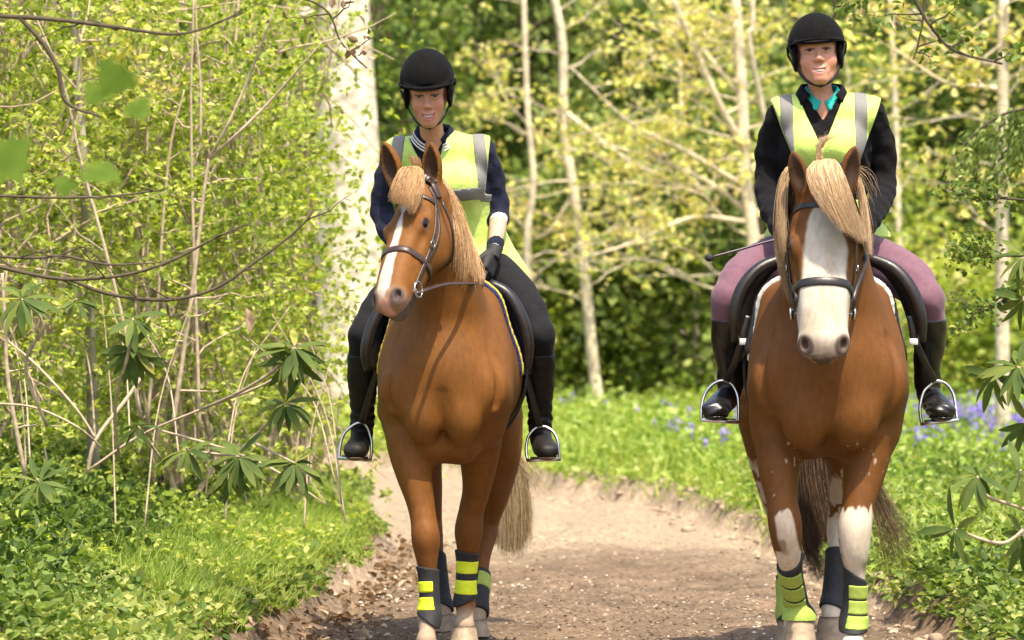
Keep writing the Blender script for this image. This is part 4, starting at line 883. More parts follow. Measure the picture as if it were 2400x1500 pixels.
def build_horse(which):
    f = Field()
    if which == 1:
        org = A([-.282, 17.82, 0.]); yaw = math.radians(3.0)
        bf = trunk(f, org, yaw, 1.0)
        W = .265; f.xf = bf
        for s in (-1, 1):
            f.cone((s * .155, .17, 1.06), (s * .125, .42, 1.42), .115, .085, k=.08)       # shoulder
            f.ell((s * .165, .06, 1.08), (.085, .075, .11), k=.06)                          # point of shoulder
            f.ell((s * .080, .025, .985), (.082, .070, .125), k=.035)                        # pectoral
            f.ell((s * .06, .16, .85), (.09, .12, .08), k=.05)
            f.ell((s * .17, .22, .98), (.085, .12, .14), k=.05)
        f.ell((0, .10, 1.16), (.18, .15, .19), k=.06)
        # groove between the pectorals, girth hollow
        f.cone((0, -.055, .90), (0, -.065, 1.06), .014, .010, k=.04, op='s')
        f.xf = None
        neck = [(1037, 880, 18.10, .23, 1.1), (1037, 790, 18.08, .205, 1.2), (1042, 710, 18.02, .165, 1.35), (1040, 630, 17.95, .130, 1.45), (1022, 540, 17.86, .108, 1.4), (1002, 465, 17.78, .088, 1.2)]
        poll, muz = P(966, 422, 17.70), P(886, 684, 17.34)
        R = head_frame(poll, muz, math.radians(33), math.radians(0)); hs = float(np.linalg.norm(muz - poll)) / .60
        ears = [((930, 432, 17.69), (900, 332, 17.66), (-.45, -.9, .1)), ((1014, 440, 17.74), (1010, 334, 17.70), (-.25, -.95, .1))]
        legs = dict(
            fl=[(958, 985, 18.03, .105), (960, 1050, 18.0, .090), (970, 1110, 17.96, .074), (984, 1170, 17.93, .059), (993, 1220, 17.9, .054), (998, 1262, 17.88, .059), (1000, 1300, 17.88, .048), (1004, 1345, 17.88, .034), (1007, 1410, 17.88, .033), (1006, 1448, 17.87, .043), (1001, 1480, 17.83, .034), (999, 1502, 17.80, .042)],
            fr=[(1122, 985, 18.12, .105), (1124, 1040, 18.13, .090), (1122, 1095, 18.17, .073), (1116, 1150, 18.22, .058), (1104, 1200, 18.25, .053), (1099, 1243, 18.27, .060), (1097, 1278, 18.28, .049), (1094, 1320, 18.3, .035), (1091, 1380, 18.3, .034), (1091, 1413, 18.3, .044), (1090, 1445, 18.27, .035), (1088, 1468, 18.24, .044)],
            hr=[(1135, 960, 19.1, .17), (1160, 1060, 19.1, .115), (1160, 1150, 19.25, .070), (1143, 1222, 19.32, .052), (1139, 1250, 19.3, .052), (1130, 1310, 19.2, .036), (1122, 1400, 19.05, .036), (1118, 1434, 19.0, .044), (1115, 1460, 18.95, .036)],
            hl=[(975, 960, 19.1, .17), (985, 1060, 19.2, .10), (1000, 1150, 19.4, .070), (1008, 1215, 19.5, .054), (1012, 1245, 19.48, .050), (1022, 1310, 19.42, .036), (1031, 1390, 19.35, .036), (1035, 1425, 19.3, .044), (1038, 1452, 19.25, .036)])
        hooves = dict(fl=((999, 1500, 17.80), (996, 17.76)), fr=((1088, 1466, 18.24), (1087, 18.2)), hr=((1114, 1452, 18.93), (1112, 18.88)), hl=((1039, 1440, 19.24), (1040, 19.2)))
        name_l = 'chestnut horse with narrow white blaze, its head turned to the left'
    else:
        org = A([1.232, 17.02, 0.]); yaw = math.radians(1.5)
        bf = trunk(f, org, yaw, 1.02, up=.02)
        f.xf = bf
        for s in (-1, 1):
            f.cone((s * .19, .19, 1.10), (s * .155, .42, 1.42), .128, .105, k=.08)
            f.ell((s * .20, .09, 1.13), (.095, .095, .14), k=.06)
            f.ell((s * .095, .025, 1.01), (.10, .08, .15), k=.05)
            f.ell((s * .07, .16, .90), (.09, .12, .08), k=.05)
            f.ell((s * .19, .22, .98), (.105, .13, .15), k=.05)
        f.ell((0, .11, 1.20), (.22, .17, .20), k=.06)
        f.cone((0, -.065, .92), (0, -.075, 1.10), .012, .010, k=.045, op='s')
        f.xf = None
        neck = [(1943, 850, 17.30, .27, 1.1), (1943, 770, 17.27, .235, 1.15), (1941, 690, 17.20, .19, 1.25), (1938, 610, 17.14, .162, 1.3), (1932, 530, 17.06, .145, 1.25), (1929, 460, 17.0, .118, 1.15)]
        poll, muz = P(1927, 425, 16.88), P(1934, 826, 16.64)
        R = head_frame(poll, muz, math.radians(1), math.radians(0)); hs = float(np.linalg.norm(muz - poll)) / .635
        ears = [((1880, 447, 16.90), (1858, 354, 16.87), (-.25, -.95, .1)), ((1985, 440, 16.90), (2004, 342, 16.87), (.25, -.95, .1))]
        legs = dict(
            fl=[(1826, 985, 17.28, .115), (1826, 1050, 17.22, .092), (1826, 1110, 17.17, .078), (1832, 1170, 17.12, .061), (1840, 1228, 17.06, .066), (1845, 1280, 17.08, .056), (1852, 1335, 17.16, .039), (1863, 1395, 17.27, .038), (1869, 1425, 17.34, .041), (1874, 1456, 17.30, .064)],
            fr=[(2035, 985, 17.25, .12), (2034, 1050, 17.2, .096), (2025, 1110, 17.17, .082), (2012, 1180, 17.12, .064), (2003, 1240, 17.1, .066), (2003, 1290, 17.1, .056), (2005, 1340, 17.12, .039), (2003, 1410, 17.14, .038), (2000, 1462, 17.14, .048), (2000, 1495, 17.1, .040), (1998, 1520, 17.06, .048)],
            hl=[(1830, 960, 18.5, .19), (1818, 1050, 18.45, .125), (1818, 1130, 18.5, .083), (1826, 1200, 18.6, .056), (1832, 1230, 18.6, .054), (1840, 1300, 18.5, .040), (1848, 1400, 18.4, .038), (1850, 1437, 18.35, .046), (1851, 1466, 18.3, .038)],
            hr=[(1960, 960, 18.5, .19), (1990, 1050, 18.5, .12), (1986, 1130, 18.6, .076), (1972, 1200, 18.7, .056), (1967, 1235, 18.7, .054), (1960, 1310, 18.65, .038), (1953, 1390, 18.6, .038), (1950, 1425, 18.55, .046), (1948, 1452, 18.5, .038)])
        hooves = dict(fl=((1875, 1452, 17.28), (1876, 17.16)), fr=((1998, 1516, 17.06), (1997, 17.0)), hl=((1852, 1455, 18.28), (1853, 18.22)), hr=((1948, 1444, 18.5), (1948, 18.45)))
    f.chain([tuple(P(*p[:3])) + (p[3], p[4]) for p in neck], .07, u=(0, .9, .35), n=8)
    # lines of the neck, shoulder and breast muscles
    f.xf = bf
    for s in (-1, 1):
        wd = 1 if which == 1 else 1.18
        f.chain([(s * .20 * wd, .10, 1.30, .010), (s * .225 * wd, .03, 1.16, .012), (s * .215 * wd, .03, 1.02, .010)], .04, op='s')
    f.xf = None
    # throat
    f.xf = None
    LG = {}
    for kx, L_ in legs.items(): LG[kx] = leg(f, L_)
    for kx in ('fl', 'fr'):   # knee bones: flat front with a small step under it
        i = 4 if which == 2 else 5
        p = A(LG[kx][i][:3]); r = LG[kx][i][3]
        f.ell(p + A([0, -.028, .012]), (r * .62, .03, .05), k=.025)
        f.ell(p + A([0, .04, .01]), (r * .5, .03, .04), k=.025)
        # muscles of the forearm
        a, b = A(LG[kx][1][:3]), A(LG[kx][i - 2][:3]); s = -1 if kx == 'fl' else 1
        f.cone(a + A([s * .02, -.05, .05]), b + A([s * .012, -.03, 0]), .05, .022, k=.035)
        f.cone(a + A([-s * .035, -.03, .02]), b + A([-s * .015, -.01, .04]), .045, .018, k=.03)
    for kx in ('hl', 'hr'):
        p = A(LG[kx][3][:3]); f.cone(p + A([0, .06, .03]), p + A([0, .03, -.1]), .028, .02, k=.03)
        a = A(LG[kx][1][:3]); f.cone(a + A([0, .10, .12]), p + A([0, .06, .06]), .06, .018, k=.04)
    hp = {}
    for kx, (c0, c1) in hooves.items():
        a = P(*c0); b = A([(c1[0] - 1200) * c1[1] / FPX, c1[1], 0.0])
        if which == 2 and kx == 'fl': b[2] = .055
        hp[kx] = (a, b)
    hf = Field(); sx = 1.0 if which == 1 else 1.17; head_prims(hf, poll, R, hs, sx)
    for b_, t_, fc in ears: ear_prims(hf, P(*b_), P(*t_), fc, 1)
    body = Field(); body.p = list(f.p) + list(hf.p)
    # head part must blend on: first head primitive joins with a wide radius
    lo = A([org[0] - .42, min(muz[1], poll[1]) - .12, .06]); hi = A([org[0] + .46, org[1] + 1.95, 2.13])
    ys = np.concatenate([np.arange(lo[1], org[1] + .45, .0065), np.arange(org[1] + .45, hi[1], .014)])
    xs = axis(lo[0], hi[0], .0062); zs = axis(lo[2], hi[2], .0062)
    V_, F_ = snets(body.grid(xs, ys, zs), xs, ys, zs, 3)
    # fine head laid in the same mesh is not needed: the grid is fine near the front
    Q = (V_ - poll) @ R / hs; Q[:, 0] /= sx                # head coordinates s, n, a
    nz = fbm(V_, 9, 3); nf = fbm(V_, 40, 5, 2)
    base = CH1 if which == 1 else CH1 * A([.82, .80, .85])
    c = np.broadcast_to(base, V_.shape) * (1 + .13 * nz[:, None] + .10 * fbm(V_, 3.5, 21, 2)[:, None] + .06 * nf[:, None])
    inhead = (Q[:, 2] > -.02) & (Q[:, 2] < .70) & (np.abs(Q[:, 0]) < .16) & (Q[:, 1] > -.26) & (Q[:, 1] < .06) & (V_[:, 1] < poll[1] + .2)
    z = V_[:, 2]
    isleg = (z < .80) & ~inhead
    if which == 1:
        wob = .006 * fbm(V_, 22, 8, 2)
        hw = np.interp(Q[:, 2], [.115, .13, .15, .18, .22, .30, .40, .50, .56, .60], [0, .020, .016, .006, .012, .017, .025, .032, .030, .012])
        cx = np.interp(Q[:, 2], [.1, .2, .4, .6], [.0, .004, 0, -.004])
        c = blend(c, WHITE, sstep(.003, -.003, np.abs(Q[:, 0] - cx) - hw - wob) * (inhead & (Q[:, 1] > -.075)))
        m = inhead & (Q[:, 2] > .50)
        c = blend(c, A([.34, .22, .15]), sstep(.53, .585, Q[:, 2] + .02 * nz) * .7 * (m & (np.abs(Q[:, 0] - cx) > hw)))
        c = blend(c, DARKSKIN, m * sstep(.034, .016, np.sqrt((np.abs(Q[:, 0]) - .060) ** 2 + (Q[:, 1] + .047) ** 2 + ((Q[:, 2] - .594) * .8) ** 2) - .005))
        c = blend(c, PINK, m * sstep(.595, .61, Q[:, 2]) * (np.abs(Q[:, 0]) < .022))
        c = blend(c, A([.10, .075, .065]), m * sstep(-.105, -.135, Q[:, 1]) * .9)
        c = blend(c, A([.45, .36, .26]), isleg * sstep(.20, .12, z + .02 * nz))
        c = blend(c, CH1D, isleg * sstep(.75, .5, z) * .35)
    else:
        wob = .016 * fbm(V_, 14, 8, 3)
        hw = np.interp(Q[:, 2], [.07, .10, .15, .20, .27, .34, .40, .46, .52, .66], [0, .028, .050, .060, .066, .070, .080, .095, .14, .16])
        cx = np.interp(Q[:, 2], [.05, .25, .45, .6], [.0, .008, .006, 0])
        c = blend(c, WHITE, sstep(.006, -.006, np.abs(Q[:, 0] - cx) - hw - wob) * (inhead & (Q[:, 1] > np.interp(Q[:, 2], [.3, .5], [-.10, -.2]))))
        m = inhead & (Q[:, 2] > .50)
        c = blend(c, A([.50, .36, .27]), m * sstep(.56, .61, Q[:, 2] + .015 * nz) * .55)
        c = blend(c, A([.10, .065, .05]), m * sstep(.036, .020, np.sqrt((np.abs(Q[:, 0]) - .060) ** 2 + (Q[:, 1] + .047) ** 2 + ((Q[:, 2] - .594) * .75) ** 2) - .004))
        c = blend(c, A([.10, .07, .06]), m * sstep(.612, .634, Q[:, 2] + .008 * nf))
        fore = V_[:, 1] < org[1] + .6
        front = (V_[:, 1] < 17.14) & fore
        c = blend(c, CREAM * 1.05, isleg * sstep(.64, .62, z + .05 * nz + .05 * fbm(V_ * A([1, 1, .25]), 45, 71, 2) + np.where(front, 0, .10)) )
        c = blend(c, CREAM, isleg * ~fore * sstep(.74, .70, z + .10 * nz) * (np.abs(nz) > .1) * .8)
        # ticking on the inner forearms
        tick = (fore & (z > .68) & (z < .92) & (V_[:, 1] < org[1] + .3)); c = blend(c, CREAM, tick * sstep(.50, .66, fbm(V_ * A([1, 1, .5]), 90, 12, 2) + .45 * fbm(V_, 9, 3, 1) - .08 - 1.2 * np.abs(z - .81)) * .6)
        lc = np.interp(z, [.4, .5, .6, .7], [A(LG['fl'][7][:3])[0], A(LG['fl'][5][:3])[0], A(LG['fl'][3][:3])[0], A(LG['fl'][2][:3])[0]])
        edge = isleg & fore & (V_[:, 0] < 1.4 - .2) & (z > .47); c = blend(c, base * .95, edge * sstep(.030, .042, np.abs(V_[:, 0] - lc) + .012 * nz) * (V_[:, 0] < org[0]))
        rs = isleg & fore & (z < .52); c = blend(c, CH1 * .8, rs * sstep(.35, .55, fbm(V_, 12, 31, 2)) * .7)
    lum = c.mean(1); c = blend(c, c * A([.80, .72, .62]), (lum > .4) * sstep(.0, .7, fbm(V_ * A([1, 1, .4]), 14, 91, 3)) * .8)
    # dark insides of the ears and skin round the eyes
    for b_, t_, fc in ears:
        b0, t0 = P(*b_), P(*t_); d = nrm(t0 - b0); fc = nrm(A(fc)); rel = V_ - b0; tt = rel @ d; 
        d0 = np.linalg.norm(t0 - b0); fp = nrm(fc - (fc @ d) * d); w_ = np.cross(d, fp)
        prof = np.interp(tt / d0, [0, .15, .4, .66, .86, 1.0], [.004, .022, .030, .026, .013, .0])
        inn = (tt > 0) & (tt < d0) & (rel @ fp > -.002) & (rel @ fp < .05)
        c = blend(c, A([.050, .026, .014]), inn * sstep(.003, -.004, np.abs(rel @ w_) - prof))
    for s in (-1, 1):
        d = np.sqrt((Q[:, 0] - s * .102) ** 2 + (Q[:, 1] + .046) ** 2 + ((Q[:, 2] - .224) * .8) ** 2)
        c = blend(c, A([.045, .025, .018]), sstep(.030 if which == 1 else .042, .016, d))
    hq = [kx for kx in ()]
    root = empty('horse', (org[0], org[1] + .5, 0),
                 'chestnut horse with a narrow white blaze walking with its head turned, on the left' if which == 1 else 'chestnut horse with a broad white face and white knees walking straight ahead, on the right', 'horse')
    link('body', mesh_from('body', V_, F_, c), M_COAT, root)
    W = lambda s, n, a: poll + R @ (A([s * sx, n, a]) * hs)
    for s in (-1, 1):
        e = pobj('eye', uvsphere(W(s * (.0835 if which == 1 else .0830), -.045 if which == 1 else -.052, .224), A([.0225] * 3) * hs), M_EYE, root)
    for kx, (a, b) in hp.items():
        T = b - a; L = np.linalg.norm(T); d = T / L
        rings = [(0, .046), (.12, .050), (.55, .058), (1., .067)]
        th = np.linspace(0, 2 * np.pi, 24, endpoint=False); V = []
        for t, r in rings:
            cc = a + T * t; r = r * (1.08 if which == 2 else 1.)
            V.append(np.stack([cc[0] + r * np.cos(th), cc[1] + r * np.sin(th) * 1.1 - .0, np.full(24, cc[2] if t < 1 else b[2] + .002)], 1))
        V = np.concatenate(V); id_ = np.arange(96).reshape(4, 24); nx = np.roll(id_, -1, 1)
        F = np.stack([id_[:-1], id_[1:], nx[1:], nx[:-1]], -1).reshape(-1, 4)
        pobj('hoof', (V, [F, id_[0:1, ::-1].copy(), id_[3:4]]), M_HOOF, root)
    return dict(root=root, body=body, head=hf, base=f, W=W, R=R, hs=hs, poll=poll, bf=bf, legs=LG, org=org, up=0 if which == 1 else .02)

HORSES = {}
if want('h1'): HORSES[1] = build_horse(1)
if want('h2'): HORSES[2] = build_horse(2)

def guides(*gs): return [PP(g) for g in gs]
if 1 in HORSES:
    r = HORSES[1]['root']
    # forelock, thrown to the left
    pobj('forelock', join(hair(guides(
        [(962, 400, 17.66), (938, 400, 17.60), (922, 440, 17.56), (915, 470, 17.55)],
        [(968, 395, 17.66), (950, 400, 17.58), (938, 440, 17.54), (935, 478, 17.52)],
        [(978, 392, 17.67), (975, 410, 17.60), (965, 450, 17.53), (958, 492, 17.50)],
        [(990, 400, 17.69), (992, 425, 17.62), (985, 460, 17.56), (968, 500, 17.52)]), 650, .0022, .006, seed=1),
        hair(guides([(968, 398, 17.68), (966, 380, 17.68), (960, 366, 17.68)], [(985, 400, 17.70), (985, 385, 17.70), (975, 372, 17.70)]), 90, .0018, .006, seed=2)), M_FLAX, r)
    # mane on the horse's left side
    pobj('mane', join(hair(guides(
        [(1000, 412, 17.80), (1026, 420, 17.80), (1046, 450, 17.78), (1052, 500, 17.76)],
        [(1010, 415, 17.84), (1044, 440, 17.84), (1066, 490, 17.82), (1075, 560, 17.80)],
        [(1020, 440, 17.92), (1060, 475, 17.90), (1086, 540, 17.86), (1092, 640, 17.82)],
        [(1030, 480, 18.00), (1078, 525, 17.97), (1102, 590, 17.92), (1108, 668, 17.88)],
        [(1045, 530, 18.10), (1090, 560, 18.05), (1114, 620, 17.99), (1118, 660, 17.95)],
        [(1060, 580, 18.2), (1100, 600, 18.12), (1120, 640, 18.05), (1124, 662, 18.02)]), 2600, .0024, .010, seed=3),
        hair(guides([(1012, 420, 17.82), (1045, 470, 17.80), (1060, 540, 17.74), (1055, 600, 17.74)], [(1030, 480, 17.9), (1080, 540, 17.9), (1088, 610, 17.82), (1080, 680, 17.82)]), 500, .002, .012, seed=4)), M_FLAX, r)
    pobj('tail', join(hair(guides(
        [(1140, 860, 19.75), (1155, 1000, 19.85), (1150, 1120, 19.80), (1152, 1270, 19.75)],
        [(1145, 860, 19.75), (1172, 1000, 19.88), (1185, 1130, 19.86), (1180, 1296, 19.80)],
        [(1145, 860, 19.75), (1185, 1000, 19.9), (1212, 1140, 19.9), (1212, 1300, 19.85)],
        [(1150, 860, 19.75), (1192, 1010, 19.9), (1228, 1150, 19.9), (1238, 1262, 19.85)]), 1600, .0022, .016, seed=5, M=18),
        hair(guides([(1190, 1040, 19.9), (1215, 1090, 19.9), (1250, 1140, 19.9), (1268, 1190, 19.9)], [(1190, 1030, 19.9), (1222, 1070, 19.9), (1252, 1100, 19.9), (1282, 1142, 19.9)]), 36, .0014, .02, seed=6)), M_TAIL, r)
if 2 in HORSES:
    r = HORSES[2]['root']
    pobj('forelock', join(hair(guides(
        [(1908, 380, 16.86), (1894, 402, 16.79), (1902, 442, 16.745), (1932, 490, 16.70)],
        [(1925, 376, 16.86), (1922, 400, 16.78), (1938, 460, 16.72), (1975, 540, 16.69)],
        [(1940, 374, 16.86), (1945, 405, 16.78), (1965, 470, 16.73), (2000, 552, 16.72)],
        [(1955, 376, 16.86), (1968, 410, 16.79), (1985, 470, 16.76), (2020, 568, 16.76)],
        [(1965, 385, 16.87), (1980, 420, 16.82), (1996, 480, 16.80), (2026, 560, 16.82)]), 1500, .0021, .005, seed=11, M=18),
        hair(guides([(1915, 384, 16.86), (1918, 350, 16.86), (1940, 325, 16.86), (1985, 318, 16.86)], [(1925, 384, 16.86), (1922, 355, 16.86), (1930, 330, 16.86), (1958, 308, 16.86)], [(1935, 384, 16.86), (1920, 360, 16.86), (1912, 340, 16.86), (1915, 322, 16.86)]), 45, .0016, .005, seed=12)), M_FLAX2, r)
    pobj('mane', join(hair(guides(
        [(1880, 405, 16.98), (1850, 400, 16.96), (1838, 440, 16.95), (1834, 520, 16.93), (1842, 590, 16.92)],
        [(1885, 400, 17.02), (1845, 400, 17.00), (1829, 470, 16.98), (1826, 560, 16.96), (1840, 630, 16.95)],
        [(1890, 410, 17.1), (1845, 430, 17.08), (1830, 500, 17.04), (1832, 600, 17.0), (1852, 690, 16.98)],
        [(1900, 440, 17.2), (1850, 470, 17.16), (1834, 560, 17.10), (1838, 640, 17.05), (1862, 712, 17.02)]), 1500, .0022, .008, seed=13, M=18),
        hair(guides(
        [(1975, 400, 16.98), (2004, 410, 16.96), (2018, 460, 16.95), (2028, 560, 16.93)],
        [(1975, 400, 17.02), (2012, 420, 17.00), (2026, 490, 16.98), (2034, 590, 16.96)],
        [(1975, 410, 17.1), (2012, 450, 17.08), (2030, 520, 17.06), (2036, 600, 17.04)]), 800, .0022, .006, seed=14, M=16),
        hair(guides([(2008, 400, 16.95), (2022, 420, 16.95), (2036, 450, 16.95), (2040, 480, 16.95)], [(2008, 390, 16.95), (2028, 400, 16.95), (2044, 430, 16.95), (2046, 460, 16.95)]), 4, .0010, .02, seed=15)), M_FLAX2, r)
    pobj('tail', join(hair(guides(
        [(1905, 860, 19.0), (1880, 1000, 19.1), (1872, 1120, 19.1), (1895, 1300, 19.0)],
        [(1910, 860, 19.0), (1900, 1000, 19.15), (1900, 1120, 19.1), (1935, 1270, 19.0)],
        [(1915, 860, 19.0), (1925, 1000, 19.15), (1935, 1130, 19.1), (1955, 1250, 19.0)],
        [(1915, 860, 19.0), (1945, 1000, 19.15), (1960, 1120, 19.1), (1975, 1240, 19.0)]), 2600, .0026, .02, seed=16, M=18),
        hair(guides([(1915, 900, 19.0), (1960, 1050, 19.1), (2030, 1160, 19.1), (2060, 1280, 19.0), (2065, 1370, 19.0)], [(1915, 900, 19.0), (1970, 1040, 19.1), (2050, 1160, 19.1), (2100, 1260, 19.0), (2140, 1330, 19.0)], [(1915, 900, 19.0), (1985, 1040, 19.1), (2060, 1130, 19.1), (2110, 1200, 19.0), (2150, 1240, 19.0)]), 130, .0017, .022, seed=17, M=18),
        hair(guides([(1880, 1100, 19.1), (1870, 1200, 19.1), (1885, 1290, 19.0), (1920, 1370, 19.0)], [(1900, 1100, 19.1), (1895, 1200, 19.1), (1915, 1290, 19.0), (1940, 1350, 19.0)]), 120, .0018, .016, seed=18)), M_TAIL2, r)

# ================================================================ tack
def ring(field, c, e1, e2, R, off, n=48):
    """closed loop round a body: march inwards from radius R in the plane e1,e2"""
    c, e1, e2 = A(c), nrm(e1), nrm(e2); th = np.linspace(0, 2 * np.pi, n, endpoint=False)
    D = np.cos(th)[:, None] * e1 + np.sin(th)[:, None] * e2; r = np.full(n, float(R)); live = np.ones(n, bool)
    for _ in range(60):
        d = field.pts(c + D * r[:, None]) - off; live &= d > 1e-3
        r = np.where(live, np.maximum(r - np.clip(d, .001, .02) * .9, .005), r)
    Q = c + D * r[:, None]
    for _ in range(2): Q = .25 * np.roll(Q, 1, 0) + .5 * Q + .25 * np.roll(Q, -1, 0)
    g = nrm(Q - c); return Q, g
def smooth_path(Q, it=3):
    for _ in range(it):
        M = Q.copy(); M[1:-1] = .25 * Q[:-2] + .5 * Q[1:-1] + .25 * Q[2:]; Q = M
    return Q
def strap_on(field, pts, off, w, t=.004, n=8, it=2):
    Q = catmull(A(pts), n); Q, N_ = field.project(Q, off); Q = smooth_path(Q, it)
    N_ = field.grad(Q); return band(Q, N_, w, t)
def buckle(c, R_, w, h, r=.0022):
    q = A([(-w, -h), (w, -h), (w, h), (-w, h)], float) / 2
    pts = [A(c) + R_[:, 0] * a + R_[:, 1] * b for a, b in q]; pts.append(pts[0]); return tube(pts, r, 6, 1)

def bridle(which):
    H = HORSES[which]; W, R, hs, hf = H['W'], H['R'], H['hs'], H['head']
    m = M_BROWNLEATHER if which == 1 else M_LEATHER
    root = empty('bridle', W(0, 0, .02), 'dark brown leather bridle on the horse with the narrow blaze' if which == 1 else 'black leather bridle on the broad white face of the right-hand horse', 'bridle')
    S_, N_, A_ = R[:, 0], R[:, 1], R[:, 2]
    an = .37
    Q, g = ring(hf, W(0, -.11, an), S_, N_ + .0 * A_, .26, .001)
    # the noseband sits a little lower at the jaw
    pobj('noseband', band(Q, g, .030 * hs, .006, closed=True), m, root)
    ab = .515 if which == 1 else .450
    for s in (-1, 1):
        pobj('cheekpiece', join(strap_on(hf, [W(s * .075, -.035, .02), W(s * .11, -.085, .09), W(s * .115, -.105, .20), W(s * .11, -.12, .32), W(s * .10, -.118, ab - .07), W(s * .085, -.118, ab - .015)], .003, .019 * hs)), m, root)
        pobj('cheekpiece', join(strap_on(hf, [W(s * .09, -.085, .06), W(s * .12, -.125, .16), W(s * .115, -.14, .27), W(s * .10, -.13, .365)], .002, .014 * hs)), m, root)
        b = W(s * .086, -.118, ab)
        th = np.linspace(0, 2 * np.pi, 24, endpoint=False)
        out = nrm(S_ * s + N_ * -.15)
        e2 = np.cross(out, A_); C = b + out * .010 + (.032 if which == 1 else .020) * hs * (np.cos(th)[:, None] * A_ + np.sin(th)[:, None] * e2)
        C = np.vstack([C, C[:2]])
        pobj('bit_ring', tubes(C[None], .0042, 8, cap=False), M_STEEL, root)
        pobj('buckle', buckle(hf.project([W(s * .115, -.11, .285)], .010)[0][0], np.stack([np.cross(out, A_), A_], 1), .026, .024), M_STEEL, root)
    pobj('bit', tube([W(-.088, -.118, ab), W(0, -.125, ab + .015), W(.088, -.118, ab)], .006, 8), M_STEEL, root)
    pobj('browband', join(strap_on(hf, [W(-.105, -.085, .085), W(-.09, -.03, .085), W(-.05, 0, .085), W(0, .01, .088), W(.05, 0, .085), W(.09, -.03, .085), W(.105, -.085, .085)], .003, .020 * hs)), m, root)
    pobj('headpiece', join(strap_on(H['body'], [W(-.105, -.09, .05), W(-.085, -.04, .0), W(-.04, -.03, -.03), W(.04, -.03, -.03), W(.085, -.04, .0), W(.105, -.09, .05)], .003, .028)), m, root)
    # throat lash hangs loose behind the cheek
    for s in (-1, 1):
        pobj('throatlash', tube([W(s * .100, -.10, .06), W(s * .118, -.16, .12), W(s * .112, -.215, .17), W(s * .07, -.285, .215), W(0, -.31, .23)], .0052, 6), m, root)
    return root
def rein(which, side, hand, via, root):
    H = HORSES[which]; W = H['W']
    b = W(side * .092, -.118, .535 if which == 1 else .47)
    Q = catmull([b] + via + [hand], 10); up = A([.15, -.75, .6]) if which == 1 else A([.1 * side, -.6, .7])
    pobj('rein', band(Q, np.broadcast_to(up, Q.shape), .017, .005), M_BROWNLEATHER if which == 1 else M_LEATHER, root)
BR = {}
if 1 in HORSES:
    BR[1] = bridle(1)
    rein(1, 1, P(1140, 636, 18.36), [P(1035, 668, 17.60), P(1085, 664, 17.74), P(1122, 661, 17.98)], BR[1])
    rein(1, -1, P(1095, 640, 18.36), [P(900, 700, 17.75), P(960, 690, 17.8), P(1030, 660, 18.1)], BR[1])
if 2 in HORSES:
    BR[2] = bridle(2)
    rein(2, 1, P(1985, 592, 17.45), [P(2003, 690, 16.80), P(2028, 610, 17.0), P(2012, 560, 17.3)], BR[2])
    rein(2, -1, P(1885, 592, 17.45), [P(1866, 690, 16.80), P(1850, 640, 17.0), P(1862, 600, 17.28)], BR[2])

# ---- leg boots
M_NEO = mat('black_neoprene', (.018, .018, .020), rough=.75, noise=50, var=.3, bump=(300, .3, .002))
M_YEL = mat('fluorescent_yellow_strap', (.70, .80, .02), rough=.6, noise=80, var=.08, bump=(500, .3, .001))
M_LIME = mat('lime_webbing_strap', (.34, .44, .07), rough=.75, noise=120, var=.18, bump=(700, .5, .001))
M_WHITE = mat('off_white_binding', (.72, .70, .64), rough=.8, noise=60, var=.1, bump=(300, .3, .001))
def leg_boot(which, kx, i0, i1, top, bot, tilt, label, straps, lime, rot):
    """top, bot: (px,py,Y) centres of the boot's ends; tilt: slope of the cut; straps: list of (t0,t1)"""
    H = HORSES[which]; a, b = P(*top), P(*bot); ax = nrm(b - a); L = np.linalg.norm(b - a)
    f = H['base'].near(np.minimum(a, b) - .05, np.maximum(a, b) + .05, .02)
    lo, hi = np.minimum(a, b) - A([.075, .085, .05]), np.maximum(a, b) + A([.075, .085, .05])
    side = nrm(np.cross(ax, A([0, 1., 0]))); side = side if side[0] > 0 else -side; fw = nrm(np.cross(side, ax)); fw = fw if fw[1] < 0 else -fw
    def T(x, y, z): return (x - a[0]) * ax[0] + (y - a[1]) * ax[1] + (z - a[2]) * ax[2]
    def U(x, y, z): return (x - a[0]) * side[0] + (y - a[1]) * side[1] + (z - a[2]) * side[2]
    def solid(off, t0, t1, tl0, tl1, cut=None):
        def fn(xs, ys, zs):
            x, y, z = G(xs, ys, zs); t = T(x, y, z); u = U(x, y, z)
            d = f.grid(xs, ys, zs) - off
            d = smax(d, np.maximum(t0 + tl0 * u - t, t - t1 - tl1 * u), .006)
            if cut is not None: d = np.maximum(d, cut(x, y, z, u))
            return d
        return surf(fn, lo, hi, .0042, 1)
    root = empty('leg_boot', b, label, 'horse boot', 'brushing boots on the horses\' legs')
    pobj('shell', solid(.010, 0, L, tilt[0], tilt[1]), M_NEO, root)
    # strike pad bulging on the inside of the leg
    for s0, s1 in straps:
        c = math.cos(rot); s = math.sin(rot); dirn = side * s + fw * c
        cut = lambda x, y, z, u: .0 - ((x - a[0] - ax[0] * T(x, y, z)) * dirn[0] + (y - a[1] - ax[1] * T(x, y, z)) * dirn[1] + (z - a[2] - ax[2] * T(x, y, z)) * dirn[2]) - .002
        pobj('strap', solid(.0135, s0 * L, s1 * L, .04 if lime else 0, .04 if lime else 0, cut), M_LIME if lime else M_YEL, root)
    return root
